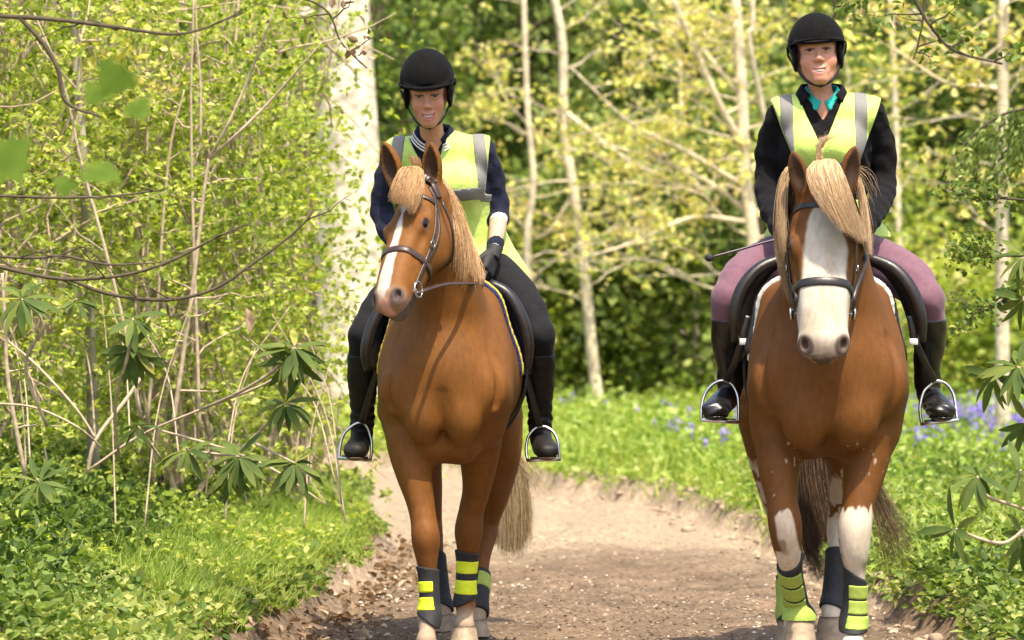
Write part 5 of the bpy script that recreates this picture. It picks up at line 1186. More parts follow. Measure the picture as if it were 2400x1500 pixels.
if 1 in HORSES:
    leg_boot(1, 'fl', 6, 10, (1002, 1330, 17.88), (1008, 1462, 17.87), (0.2, .75), 'black leg boot with two yellow straps on the leftmost leg of the left-hand horse', [(.24, .44), (.52, .76)], False, -1.15)
    leg_boot(1, 'fr', 6, 9, (1096, 1292, 18.29), (1090, 1412, 18.3), (.12, -.5), 'black leg boot with two wide yellow straps on the left-hand horse, set highest', [(.18, .43), (.55, .83)], False, .25)
    leg_boot(1, 'hl', 5, 7, (1019, 1292, 19.42), (1034, 1424, 19.3), (.3, .5), 'plain dark leg boot seen between the two front legs of the left-hand horse', [], False, 0)
    leg_boot(1, 'hr', 5, 7, (1130, 1345, 19.15), (1118, 1442, 19.0), (0, 0), 'leg boot with dull green strap peeking out behind the left-hand horse\'s highest boot', [(.1, .45)], True, 1.3)
if 2 in HORSES:
    leg_boot(2, 'fl', 6, 9, (1851, 1312, 17.13), (1868, 1422, 17.34), (-.35, -.1), 'leg boot with three lime straps on the lifted front leg of the right-hand horse', [(.12, .36), (.39, .64), (.67, .93)], True, -.95)
    leg_boot(2, 'fr', 6, 9, (2004, 1345, 17.12), (2000, 1482, 17.13), (.55, 0), 'leg boot with three lime straps on the standing front leg of the right-hand horse', [(.18, .42), (.44, .68), (.70, .93)], True, .95)
    leg_boot(2, 'hl', 5, 7, (1842, 1352, 18.45), (1851, 1466, 18.3), (0, 0), 'green-edged leg boot mostly hidden behind the lifted leg of the right-hand horse', [(.1, .9)], True, -1.3)
    leg_boot(2, 'hr', 5, 7, (1962, 1290, 18.66), (1950, 1430, 18.55), (0, .2), 'plain black leg boot seen between the front legs of the right-hand horse', [], True, 0)

# ---- saddle pad and saddle
M_NAVY = mat('navy_quilted_cloth', (.018, .024, .085), rough=.85, noise=60, var=.2, bump=(90, .6, .008))
M_PIPING = mat('yellow_piping', (.62, .48, .06), rough=.7, noise=60, var=.1)
M_BLACKPAD = mat('black_saddle_cloth', (.02, .02, .02), rough=.85, noise=60, var=.2, bump=(200, .4, .003))
def local_xyz(bf, x, y, z):
    o, M = bf; dx, dy = x - o[0], y - o[1]
    return dx * M[0, 0] + dy * M[1, 0], dx * M[0, 1] + dy * M[1, 1], z
def saddlery(which, flapz, stir, leathers):
    H = HORSES[which]; bf = H['bf']; org = H['org']; up = H['up']
    f = H['base'].near(org + A([-.4, .3, .9]), org + A([.45, 1.2, 1.8]), .1)
    lo, hi = org + A([-.48, .30, .86]), org + A([.50, 1.22, 1.68])
    def solid(off, region, h=.009, k=.008, relax=2):
        def fn(xs, ys, zs):
            x, y, z = G(xs, ys, zs); lx, ly, lz = local_xyz(bf, x, y, z)
            return smax(f.grid(xs, ys, zs) - off, region(lx, ly, lz) + 0 * (x + y + z), k).astype(np.float32)
        return surf(fn, lo, hi, h, relax)
    l1 = 'the chestnut horse with the narrow blaze' if which == 1 else 'the horse with the broad white face'
    pad = empty('saddle_pad', org + A([0, .75, 1.5]), ('navy quilted saddle pad with yellow piping' if which == 1 else 'dark saddle pad with white edge binding'), 'saddle pad')
    pz = 1.13 if which == 1 else 1.20
    fy = lambda z: (.36 if which == 1 else .40) + .10 * np.clip((1.55 - z) / .4, 0, 1.2)       # front edge of the pad
    pobj('cloth', solid(.013, lambda x, y, z: np.maximum(np.maximum(fy(z) - y, y - 1.08), pz - z)), M_NAVY if which == 1 else M_BLACKPAD, pad)
    if which == 1:
        pobj('piping', solid(.0185, lambda x, y, z: np.maximum(np.abs(y - fy(z) - .018) - .0105, pz - z)), M_PIPING, pad)
    else:
        pobj('binding', solid(.0165, lambda x, y, z: np.maximum(np.abs(y - fy(z) - .002) - .010, pz - z)), M_WHITE, pad)
        for px in (1743, 2141):
            c = P(px, 801, 17.52); pobj('keeper_tab', bevbox(c, (.034, .03, .026)), M_WHITE, pad)
    sad = empty('saddle', org + A([0, .75, 1.55]), ('black leather saddle under the rider in black breeches' if which == 1 else 'black leather saddle under the rider in purple breeches'), 'saddle')
    fz = flapz
    def flapreg(s):
        return lambda x, y, z: np.maximum(np.maximum(((.57 if which == 1 else .455) + .30 * (z - 1.30) ** 2) - y, y - .90), np.maximum(fz + .5 * np.abs(y - .66) ** 1.5 - z, -s * x))
    for s in (-1, 1):
        pobj('flap', solid(.034, flapreg(s), k=.02), M_LEATHER, sad)
    Wb = lambda x, y, z: bf[0] + bf[1] @ A([x, y, z])
    zt = 1.50 + up
    sf = Field(); sf.xf = bf
    sf.chain([(0, .50, zt + .055, .050, 1.6), (0, .62, zt + .035, .055, 2.1), (0, .78, zt + .03, .055, 2.8), (0, .93, zt + .065, .045, 2.9), (0, 1.02, zt + .095, .028, 2.6)], .03, u=(1, 0, 0))
    for s in (-1, 1): sf.chain([(s * .03, .47, zt + .06, .035), (s * .12, .46, zt + .0, .035), (s * .20, .46, zt - .10, .030)], .04)
    pobj('seat', surf(lambda a, b, c: sf.grid(a, b, c), org + A([-.32, .35, zt - .2]), org + A([.36, 1.15, zt + .2]), .009, 2), M_LEATHER, sad)
    gy = .60; c = Wb(0, gy, 1.15)
    Q, g = ring(f if False else H['base'].near(c - .5, c + .5, .1), c, bf[1] @ A([1., 0, 0]), A([0, -.12, 1.]), .52, .008, 72)
    below = Q[:, 2] < 1.32
    k0 = np.argmax(Q[:, 2]); Q = np.roll(Q, -k0, 0); g = np.roll(g, -k0, 0); b_ = Q[:, 2] < 1.30
    pobj('girth', band(Q[b_], g[b_], .075, .010), M_BLACKPAD, sad)
    for kr, ki in zip(fz_rolls[which], fz_inner[which]):
        pobj('panel', panel(PP(kr), PP(ki), .022), M_LEATHER, sad)
        pobj('knee_roll', tube(PP(kr), [.020, .025, .027, .025, .018][:len(kr)], 12), M_LEATHER, sad)
    for (pts, wd) in leathers:
        Q = catmull(PP(pts), 8); pobj('stirrup_leather', band(Q, np.broadcast_to(A([0, -1., .1]), Q.shape), wd, .006), M_LEATHER, sad)
    for arch, tr in stir:
        st = pobj('stirrup', tube(PP(arch), [.0062] * len(arch), 10, 8), M_STEEL, sad)
        a, b = P(*tr[0]), P(*tr[1]); c = (a + b) / 2; d = nrm(b - a); n = nrm(np.cross(A([0, -1., .05]), d)); e = np.cross(d, n)
        pobj('tread', bevbox(c, (np.linalg.norm(b - a) + .012, .050, .014), np.stack([d, e, n], 1)), M_STEEL, st)
        pobj('tread_pad', bevbox(c + n * (.010 if n[2] > 0 else -.010), (np.linalg.norm(b - a) - .02, .044, .008), np.stack([d, e, n], 1)), M_NEO, st)
    return sad
fz_inner = {1: [[(1140, 668, 18.38), (1160, 700, 18.37), (1188, 752, 18.37), (1210, 812, 18.37), (1220, 866, 18.38)], [(950, 700, 18.38), (914, 730, 18.37), (896, 772, 18.37), (888, 822, 18.37), (886, 866, 18.38)]],
            2: [[(1850, 606, 17.60), (1812, 634, 17.58), (1782, 682, 17.57), (1762, 742, 17.57), (1752, 802, 17.58)], [(2028, 606, 17.60), (2068, 634, 17.58), (2102, 682, 17.57), (2126, 742, 17.57), (2138, 802, 17.58)]]}
fz_rolls = {1: [[(1148, 664, 18.32), (1188, 688, 18.30), (1220, 738, 18.29), (1238, 800, 18.29), (1236, 862, 18.31)], [(950, 684, 18.32), (902, 715, 18.30), (872, 765, 18.29), (858, 820, 18.29), (862, 868, 18.31)]],
            2: [[(1842, 603, 17.55), (1782, 628, 17.52), (1740, 676, 17.50), (1722, 740, 17.50), (1724, 800, 17.52)], [(2034, 603, 17.55), (2092, 628, 17.52), (2134, 676, 17.50), (2158, 740, 17.50), (2160, 800, 17.52)]]}
if 1 in HORSES:
    saddlery(1, 1.12,
        [([(795, 1076, 18.48), (797, 1048, 18.5), (806, 1018, 18.52), (826, 998, 18.53), (845, 991, 18.53), (860, 1000, 18.53), (870, 1030, 18.52), (871, 1055, 18.5), (868, 1080, 18.48)], ((796, 1074, 18.48), (868, 1079, 18.48))),
         ([(1236, 1078, 18.48), (1233, 1052, 18.5), (1239, 1022, 18.52), (1256, 1003, 18.53), (1276, 1000, 18.53), (1296, 1012, 18.52), (1308, 1038, 18.5), (1311, 1076, 18.48)], ((1237, 1079, 18.48), (1311, 1077, 18.48)))],
        [([(885, 780, 18.42), (884, 860, 18.42), (868, 920, 18.46), (847, 992, 18.52)], .026), ([(1222, 790, 18.42), (1232, 870, 18.42), (1246, 930, 18.46), (1266, 1000, 18.52)], .026)])
if 2 in HORSES:
    saddlery(2, 1.19,
        [([(1644, 984, 17.6), (1644, 955, 17.62), (1652, 925, 17.64), (1668, 903, 17.65), (1692, 892, 17.65), (1714, 900, 17.65), (1728, 925, 17.64), (1731, 955, 17.62), (1730, 990, 17.6)], ((1646, 985, 17.6), (1730, 990, 17.6))),
         ([(2160, 995, 17.6), (2156, 955, 17.62), (2164, 920, 17.64), (2180, 903, 17.65), (2197, 893, 17.65), (2220, 902, 17.65), (2236, 930, 17.64), (2243, 985, 17.6)], ((2161, 994, 17.6), (2243, 985, 17.6)))],
        [([(1752, 740, 17.52), (1738, 800, 17.52), (1722, 850, 17.56), (1702, 894, 17.64)], .028), ([(2132, 740, 17.52), (2146, 800, 17.52), (2168, 850, 17.56), (2192, 894, 17.64)], .028)])

# ================================================================ riders
M_SKIN = vc_mat('skin', rough=.45, spec=.4, bumpsc=300, bumpst=.08, coldetail=.05, detscale=90, sss=.12)
M_TEETH = mat('teeth', (.68, .63, .52), rough=.25, var=.04)
M_VEST = mat('fluorescent_vest_fabric', (.50, .66, .13), rough=.6, noise=9, var=.10, bump=(14, .35, .03), sheen=.2)
M_TAPE = mat('grey_reflective_tape', (.185, .18, .165), rough=.72, noise=200, var=.12, bump=(400, .3, .001))
M_VELVET = mat('black_velvet', (.0045, .004, .0045), rough=.9, spec=.12, noise=60, var=.4, sheen=.02)
M_NAVYK = mat('navy_knit', (.009, .011, .026), rough=.9, spec=.2, noise=30, var=.3, bump=(22, .5, .02), sheen=.03)
M_FLEECE = mat('black_fleece', (.007, .006, .007), rough=.95, spec=.15, noise=40, var=.35, bump=(16, .6, .02), sheen=.02)
M_BREECH1 = mat('black_breeches', (.009, .0085, .010), rough=.85, spec=.2, noise=40, var=.2, bump=(18, .35, .01), sheen=.03)
M_BREECH2 = mat('dusky_purple_breeches', (.155, .068, .098), rough=.85, noise=50, var=.12, bump=(14, .3, .01), sheen=.15)
M_BOOTL = mat('dark_boot_leather', (.011, .009, .008), rough=.6, spec=.3, noise=25, var=.5, bump=(30, .5, .008), coat=.05)
M_BOOT2 = mat('black_boot_leather', (.010, .009, .009), rough=.33, spec=.5, noise=25, var=.4, bump=(30, .5, .008), coat=.15)
M_GLOVE = mat('dark_glove', (.022, .021, .021), rough=.75, noise=60, var=.3, bump=(200, .4, .002))
M_TEAL = mat('teal_polo_collar', (.01, .36, .32), rough=.8, noise=60, var=.1, bump=(120, .3, .002))
M_HAIR = hair_mat('light_brown_hair', [(0., (.10, .05, .02)), (.6, (.24, .13, .06)), (1., (.36, .21, .10))])
M_SOLE = mat('muddy_sole', (.16, .11, .07), rough=.9, noise=40, var=.3)
M_IRIS = mat('iris', (.05, .04, .03), rough=.15, var=.2)
M_WATCH = mat('white_watch', (.75, .75, .75), rough=.3, var=.05)

def rot_frame(fwd, up, roll=0.):
    y = nrm(A(fwd, float)); z = nrm(A(up, float) - (A(up, float) @ y) * y); x = np.cross(z, y); x = -x if x[0] < 0 else x
    return np.stack([x, y, z], 1)      # right, forward, up
def face_field(c, R, s, skinny=1.):
    f = Field(); f.xf = (c, R * s)
    E = lambda cc, r, k=.02, op='u': f.ell(cc, A(r) * s, R=np.eye(3) / s, k=k, op=op)
    C = lambda p, k=.015, op='u': f.chain([(q[0], q[1], q[2], q[3] * s) for q in p], k, op=op)
    w = skinny
    E((0, -.015, .040), (.075, .094, .086)); E((0, .030, -.030), (.060 * w, .056, .080), .03)
    for q in (-1, 1):
        C([(q * .051 * w, -.005, -.042, .018), (q * .037 * w, .030, -.080, .015), (q * .015, .066, -.103, .012)], .03)
        E((q * .039 * w, .053, -.030), (.022, .019, .022), .035)
        C([(q * .012, .080, .023, .005), (q * .032, .077, .027, .005), (q * .052, .055, .020, .005)], .03)
        E((q * .031, .097, .007), (.020, .019, .010), .014, 's')
        C([(q * .014, .079, .004, .003), (q * .029, .0835, .0135, .0040), (q * .044, .074, .005, .003)], .006)
        C([(q * .016, .079, .002, .003), (q * .030, .0825, -.003, .0045), (q * .043, .073, .002, .003)], .006)
        E((q * .0115, .092, -.034), (.0075, .009, .007), .008)
        E((q * .0065, .101, -.0405), (.0038, .005, .003), .003, 's')
        E((q * .075, -.008, -.010), (.008, .018, .030), .008)
    C([(0, .080, .016, .006), (0, .092, -.010, .0065), (0, .100, -.026, .0075)], .014)
    E((0, .098, -.030), (.0095, .009, .008), .010)
    E((0, .070, -.100), (.021, .018, .015), .02)
    # smiling mouth: a soft mound, two lips and a shallow crescent opening
    E((0, .074, -.072), (.030, .017, .022), .02)
    zu = lambda x: -.0655 + 9 * x * x
    zl = lambda x: -.0808 + 26 * x * x
    xs_ = np.linspace(-.027, .027, 7); yy = lambda x: .0905 - 22 * x * x
    C([(x, yy(x) - .0015, zu(x) + .0030, .0038 if abs(x) < .02 else .0025) for x in xs_], .006)
    C([(x, yy(x) - .0030, zl(x) - .0040, .0050 * max(.35, 1 - (x / .03) ** 2)) for x in xs_], .006)
    C([(x, yy(x) + .0010, (zu(x) + zl(x)) / 2, .0055 * max(.25, 1 - (x / .027) ** 2)) for x in xs_], .003, 's')
    return f
def skin_color(V, c, R, s):
    Q = (V - c) @ R / s; n = fbm(V, 30, 4)
    col = np.broadcast_to(A([.54, .26, .16]), V.shape) * (1 + .04 * n[:, None])
    for q in (-1, 1):
        col = blend(col, A([.66, .22, .14]), .55 * sstep(.034, .006, np.linalg.norm(Q - A([q * .040, .062, -.034]), axis=1)))
        # lash line and brows
        d = np.abs(Q[:, 2] - (.0112 - 8 * (np.abs(Q[:, 0] - q * .030)) ** 2)); col = blend(col, A([.04, .02, .015]), .92 * (Q[:, 1] > .05) * sstep(.0048, .0015, d) * sstep(.020, .014, np.abs(Q[:, 0] - q * .030)))
        d = np.abs(Q[:, 2] - (.0265 - 8 * (np.abs(Q[:, 0] - q * .029)) ** 2)); col = blend(col, A([.20, .10, .05]), .55 * (Q[:, 1] > .05) * sstep(.006, .001, d) * sstep(.023, .014, np.abs(Q[:, 0] - q * .029)))
    col = blend(col, A([.66, .24, .16]), .5 * sstep(.022, .004, np.linalg.norm(Q - A([0, .105, -.032]), axis=1)))
    # lips
    x = np.clip(Q[:, 0], -.03, .03); zu, zl = -.0655 + 9 * x * x, -.0808 + 26 * x * x; fr = (Q[:, 1] > .055) * sstep(.031, .027, np.abs(Q[:, 0]))
    col = blend(col, A([.44, .15, .12]), fr * sstep(.0055, .002, np.abs(Q[:, 2] - zu - .0015)) * .8)
    col = blend(col, A([.48, .15, .125]), fr * sstep(.0075, .003, np.abs(Q[:, 2] - zl + .003)) * .85)
    col = blend(col, A([.14, .04, .03]), fr * sstep(.0005, .003, np.minimum(zu - Q[:, 2], Q[:, 2] - zl)) * .95)
    return col
def head_extras(root, c, R, s):
    Wd = lambda x, y, z: c + R @ (A([x, y, z]) * s)
    for q in (-1, 1):
        e = pobj('eye', uvsphere(Wd(q * .031, .0700, .004), A([.0124] * 3) * s), mat('eye_white', (.40, .36, .32), rough=.2, var=.03), root)
        pobj('iris', uvsphere(Wd(q * .0305, .0792, .0035), A([.0080, .0046, .0080]) * s, R), M_IRIS, e)
    th = np.linspace(-1, 1, 13); xs_ = .0225 * th; wd = .0098 * np.sqrt(np.maximum(1 - th ** 2 * .93, 0))
    Q = A([Wd(x, .0865 - 20 * x * x, -.0662 + 9 * x * x - w_ / 2) for x, w_ in zip(xs_, wd)])
    pobj('teeth', band(Q, A([R @ A([.7 * t, 1, 0]) for t in th]), wd * s, .0035), M_TEETH, root)

def hand_field(wrist, d, p, sc=1., rad=.0085, grip=1.):
    """closed hand: d = towards the knuckles, p = palm side; thumb on the w side"""
    d = nrm(A(d, float)); p = nrm(A(p, float) - (A(p, float) @ d) * d); w = np.cross(d, p); w = w if w[2] > 0 else -w
    f = Field(); K = lambda a, b, c_: A(wrist) + (d * a + w * b + p * c_) * sc
    offs = [.031, .011, -.009, -.028]; ln = [.95, 1.05, 1.0, .80]; rr = [1.0, 1.05, 1.0, .86]
    for o, l, r_ in zip(offs, ln, rr):
        f.chain([tuple(K(.0, o * .45, 0)) + (.018 * sc,), tuple(K(.045, o * .85, -.002)) + (.0155 * sc,), tuple(K(.083, o, -.003)) + (.0125 * sc,)], .012)
    for o, l, r_ in zip(offs, ln, rr):
        r0 = rad * r_ * sc
        f.chain([tuple(K(.083, o, -.003)) + (r0 * 1.15,), tuple(K(.083 + .026 * l, o, .012)) + (r0 * 1.1,), tuple(K(.083 + .024 * l, o * .98, .036)) + (r0,), tuple(K(.083 + .002 * l, o * .95, .044)) + (r0 * .95,), tuple(K(.083 - .012, o * .93, .030)) + (r0 * .85,)], .0015, n=3)
    f.chain([tuple(K(.012, .024, .006)) + (.016 * sc,), tuple(K(.042, .043, .014)) + (.0125 * sc,), tuple(K(.075, .050, .026)) + (.0100 * sc,), tuple(K(.098, .038, .036)) + (.0090 * sc,)], .008)
    return f
def build_rider(w):
    S = RID[w]; hc = P(*S['head']); R = rot_frame(S['fwd'], S['up']); s = S['hs']
    rl = S['label']
    root = empty('person', P(*S['pelvis'][0][:3]), rl, 'person')
    # ---- fields
    T = Field(); T.chain([tuple(P(*q[:3])) + (q[3], q[4]) for q in S['pelvis']], .03, u=(1, 0, 0), n=6)
    sh = [P(*q) for q in S['shoulders']]; mid = P(*S['neck0'])
    for q in sh: T.cone(mid + A([0, .01, -.03]), q, .062, .056, k=.05)
    if w in (1, 2):
        for q in (-1, 1): T.ell(P(*S['bust']) + A([q * .072, 0, 0]), (.068, .055, .062), k=.05)
    Nk = Field(); Nk.cone(mid + A([0, .01, -.05]), hc + R @ (A([0, -.02, -.07]) * s), .056, .045, k=.02)
    arms = [Field(), Field()]; legs_ = [Field(), Field()]; shin = [Field(), Field()]; foot = [Field(), Field()]
    for i in (0, 1):
        arms[i].chain([tuple(P(*q[:3])) + (q[3],) for q in S['arms'][i]], .02, n=5)
        legs_[i].chain([tuple(P(*q[:3])) + (q[3],) for q in S['thighs'][i]], .03, n=6)
        shin[i].chain([tuple(P(*q[:3])) + (q[3],) for q in S['shins'][i]], .03, n=6)
        foot[i].chain([tuple(P(*q[:3])) + (q[3], q[4]) for q in S['feet'][i]], .025, u=(1, 0, 0), n=5)
    def cat(*fs):
        f = Field(); 
        for q in fs: f.p += q.p
        return f
    def box(f, pad=.02):
        return np.min([q[1] for q in f.p if q[4] == 'u'], 0) - pad, np.max([q[2] for q in f.p if q[4] == 'u'], 0) + pad
    # ---- body: coarse under the clothes, fine for head, neck and hands; one mesh
    allb = cat(T, *arms, *legs_, *shin, *foot)
    lo, hi = box(allb)
    core = surf(lambda a, b, c: allb.grid(a, b, c) + .010, lo, hi, .010, 1)
    ff = face_field(hc, R, s, S.get('skinny', 1.)); hd = cat(ff, Nk); lo, hi = box(hd)
    chest = Field(); chest.p = list(T.p)
    def hfn(a, b, c):
        return smin(hd.grid(a, b, c), chest.grid(a, b, c) + .008, .03)
    lo2 = lo.copy(); lo2[2] = mid[2] - .22; lo2[0] -= .1; hi[0] += .1
    hv = surf(hfn, lo2, hi, .0026, 1)
    parts = [core + (A([.5, .3, .22]),), (hv[0], hv[1], skin_color(hv[0], hc, R, s))]
    handf = []
    for i, h in enumerate(S['hands']):
        hf_ = hand_field(P(*h[0]), h[1], h[2], h[3]); handf.append(hf_); l_, h_ = box(hf_)
        hh = surf(lambda a, b, c: hf_.grid(a, b, c), l_, h_, .0028, 1)
        parts.append((hh[0], hh[1], A([.60, .32, .21])))
    # bare forearm
    if S.get('bare'):
        fa = Field(); fa.chain([tuple(P(*q[:3])) + (q[3],) for q in S['bare']], .01, n=6); l_, h_ = box(fa)
        b_ = surf(lambda a, b, c: fa.grid(a, b, c), l_, h_, .004, 1); parts.append((b_[0], b_[1], A([.60, .33, .235])))
    bv = join(*[(p[0], p[1], np.broadcast_to(p[2], p[0].shape)) for p in parts])
    pobj('body', bv, M_SKIN, root)
    head_extras(root, hc, R, s)
    # ---- upper clothing
    sm = S['sleeve_mat']; top = cat(T, *arms)
    lo, hi = box(top); zc = S['cut']
    clip_lo = P(*S['pelvis'][0][:3])[2] - .08
    def shirt(a, b, c):
        x, y, z = G(a, b, c); d = top.grid(a, b, c) - .005
        n = (np.sin(z * 70 + x * 25) * np.sin(y * 40 + x * 35 + 1.3)) * .0035 + np.sin(z * 31 - x * 43 + y * 19) * .003
        d = d + n
        # V opening at the throat
        a0 = P(*S['vshirt'][0]); dx = np.abs(x - a0[0]) ; o = np.maximum(dx - (z - a0[2]) * S['vshirt'][1], y - mid[1] - .00); d = smax(d, -np.maximum(o, a0[2] - z), .006)
        for i in (0, 1):
            e = S['cuffs'][i]
            if e is not None:
                e0, e1 = P(*e[0]), P(*e[1]); dd = nrm(e1 - e0); near = np.maximum((x - e1[0]) ** 2 + (y - e1[1]) ** 2 + (z - e1[2]) ** 2 - .16 ** 2, 0)
                t = (x - e1[0]) * dd[0] + (y - e1[1]) * dd[1] + (z - e1[2]) * dd[2]
                d = np.where(near > 0, d, smax(d, t, .006))
        return np.maximum(d, clip_lo - z)
    pobj('sweater' if w == 1 else 'fleece', surf(shirt, lo, hi, .0055, 1), sm, root)
    # ---- vest
    vf = Field(); vf.p = list(T.p); vf.chain([tuple(P(*q[:3])) + (q[3], q[4]) for q in S['flare']], .04, u=(1, 0, 0), n=6)
    for q in sh: vf.ell(q + A([0, 0, -.01]), (.066, .085, .062), k=.03)
    lo, hi = box(vf); hem = P(*S['hem'])[2]
    def vest_d(x, y, z, a, b, c):
        d = vf.grid(a, b, c) - .016
        d = d + (np.sin(x * 38 + z * 9 + 1.0) * np.sin(z * 17 - x * 12)) * .004 + np.sin(x * 90 + z * 14) * np.clip((1.95 - z) * 3, 0, 1) * .003
        return d
    sx0, sx1 = P(*S['armhole'][0]), P(*S['armhole'][1])
    def vest_cut(x, y, z):
        h_ = hem + .03 * np.sin(x * 14) * 0
        m = h_ - z
        side_ = np.maximum((sx0[0] - x) - S['ah'] * (z - sx0[2]), (x - sx1[0]) - S['ah'] * (z - sx1[2])); m = np.maximum(m, np.minimum(side_, z - (sx0[2] - S['ahl'])))
        v0 = P(*S['vneck'][0]); o = np.abs(x - v0[0] - S['vneck'][2] * (z - v0[2])) - (z - v0[2]) * S['vneck'][1] ; o = np.maximum(o, v0[2] - z)
        front = y - mid[1] - .02
        m = np.maximum(m, -np.maximum(o, front))
        # round neck hole at the back
        m = np.maximum(m, .075 - np.sqrt((x - mid[0]) ** 2 + (y - mid[1]) ** 2 + 0 * z))
        return m
    def vest(a, b, c):
        x, y, z = G(a, b, c); return smax(vest_d(x, y, z, a, b, c), vest_cut(x, y, z), .005)
    vo = pobj('vest', surf(vest, lo, hi, .0052, 1), M_VEST, root)
    for (x0, sl, zr) in S['tapes']:
        p0 = P(*x0)
        def tape(a, b, c):
            x, y, z = G(a, b, c); d = vest_d(x, y, z, a, b, c) - .003
            d = np.maximum(d, vest_cut(x, y, z) + .001); d = np.maximum(d, np.abs(x - p0[0] - sl * (z - p0[2])) - .026); return np.maximum(d, zr - z)
        pobj('reflective_strip', largest(surf(tape, lo, hi, .0045, 1)), M_TAPE, vo)
    z0 = P(*S['belt'])[2]
    def belt(a, b, c):
        x, y, z = G(a, b, c); d = vest_d(x, y, z, a, b, c) - .0036
        d = np.maximum(d, vest_cut(x, y, z) + .001); return np.maximum(d, np.abs(z - z0 - .03 * np.sin((x - mid[0]) * 4)) - .026)
    pobj('reflective_strip', largest(surf(belt, lo, hi, .0045, 1)), M_TAPE, vo)
    # ---- collar: a folded band round the neck
    col = cat(Nk, T)
    for (off, z1, wd, m_, op) in S['collars']:
        th = np.linspace(-math.pi / 2 + op, 1.5 * math.pi - op, 40)
        cc = mid + A([0, -.005, z1]); Q = []
        for t in th:
            fr = max(0, -math.sin(t)); Q.append(cc + A([math.cos(t) * (off + .004), math.sin(t) * (off), -.065 * fr ** 1.5 + .012 * max(0, math.sin(t))]))
        Q = A(Q); Nn = nrm(np.column_stack([np.cos(th), np.sin(th), np.full(40, .55)]))
        pobj('collar', band(Q, Nn, wd, .006), m_, root)
    # ---- breeches, boots
    for i in (0, 1): pass
    br = cat(legs_[0], legs_[1]); br.chain([tuple(P(*q[:3])) + (q[3] + .01, q[4]) for q in S['pelvis'][:2]], .05, u=(1, 0, 0))
    for i in (0, 1):
        br.p += [shin[i].p[0]]
    lo, hi = box(br); bt = S['boot_top']
    def breech(a, b, c):
        x, y, z = G(a, b, c); d = br.grid(a, b, c) - .003 + np.sin(z * 60 + x * 50 + y * 30) * .0012
        return np.maximum(d, P(0, bt + 12, 17.7 if w == 2 else 18.5)[2] - z)
    pobj('breeches', surf(breech, lo, hi, .0062, 2), S['breech_mat'], root)
    for i in (0, 1):
        b0 = cat(shin[i], foot[i]); lo, hi = box(b0); zt = P(0, bt, 17.7 if w == 2 else 18.5)[2]
        def boot(a, b, c):
            x, y, z = G(a, b, c); wr = np.clip((1.12 - z) * 6, 0, 1) * np.clip((z - .85) * 10, 0, 1)
            d = b0.grid(a, b, c) - .007 + np.sin(z * 170 + 3 * np.sin(x * 30 + y * 20)) * .0030 * wr + .0012 * np.sin(z * 60 + x * 90)
            return smax(d, z - zt - .12 * (y - P(*S['shins'][i][0][:3])[1]), .008)
        bo = pobj('boot', surf(boot, lo, hi, .0052, 1), S['boot_mat'], root)
        ft = foot[i]; l_, h_ = box(ft); zs_ = S['sole'][i]
        def sole(a, b, c):
            x, y, z = G(a, b, c); d = ft.grid(a, b, c) - .012; zz = P(0, zs_, S['feet'][i][2][2])[2]
            return np.maximum(d, z - zz)
        pobj('sole', surf(sole, l_, h_, .0048, 1), M_SOLE if w == 1 else M_BOOT2, bo)
    # ---- helmet
    Hf = Field(); Hf.xf = (hc, R * s)
    E = lambda cc, r, k=.02, op='u': Hf.ell(cc, A(r) * s, R=np.eye(3) / s, k=k, op=op)
    hz = S.get('hz', .044); E((0, -.012, hz), (.1045, .124, .104)); E((0, -.014, hz + .03), (.070, .080, .080), .05) 
    Hi = Field(); Hi.xf = Hf.xf; Hi.ell((0, -.012, hz - .004), A([.094, .113, .095]) * s, R=np.eye(3) / s)
    Pk = Field(); Pk.xf = Hf.xf; Pk.ell((0, .076, S['rim'] + .004), A([.086, .055, .009]) * s, R=(np.array([[1, 0, 0], [0, .96, .28], [0, -.28, .96]])) / s)
    rimz = S['rim']
    def helm(a, b, c):
        x, y, z = G(a, b, c); d = Hf.grid(a, b, c)
        lx = ((x - hc[0]) * R[0, 1] + (y - hc[1]) * R[1, 1] + (z - hc[2]) * R[2, 1]) / s; lz = ((x - hc[0]) * R[0, 2] + (y - hc[1]) * R[1, 2] + (z - hc[2]) * R[2, 2]) / s
        cutp = (rimz + .45 * np.clip(lx + .0, -.2, .2) * (lx < 0) + .08 * lx - lz) * s
        d = smax(d, cutp, .006); d = smax(d, -Hi.grid(a, b, c), .004)
        pk = smax(Pk.grid(a, b, c), -Hi.grid(a, b, c), .004); return smin(d, pk, .012)
    lo, hi = hc - .19, hc + .19; hi[2] += .03
    ho = pobj('helmet', surf(helm, lo, hi, .0040, 2), M_VELVET, root)
    Wd = lambda x, y, z: hc + R @ (A([x, y, z]) * s)
    pobj('button', uvsphere(Wd(0, -.015, hz + .107), A([.013, .013, .006]) * s, R), M_VELVET, ho)
    # rim piping
    th = np.linspace(0, 2 * np.pi, 60, endpoint=False); Q = A([Wd(.1075 * math.cos(t), -.012 + (.127 if math.sin(t) < 0 else .150) * math.sin(t) * (1 if math.sin(t) < 0 else 1), rimz + (-.002 + .45 * min(0, -.012 + .127 * math.sin(t)) if math.sin(t) < 0 else .004 - .004 * math.sin(t))) for t in th]); Q = np.vstack([Q, Q[:2]])
    Q = smooth_path(Q, 2); pobj('rim', tubes(Q[None], .0048, 8, cap=False), M_VELVET, ho)
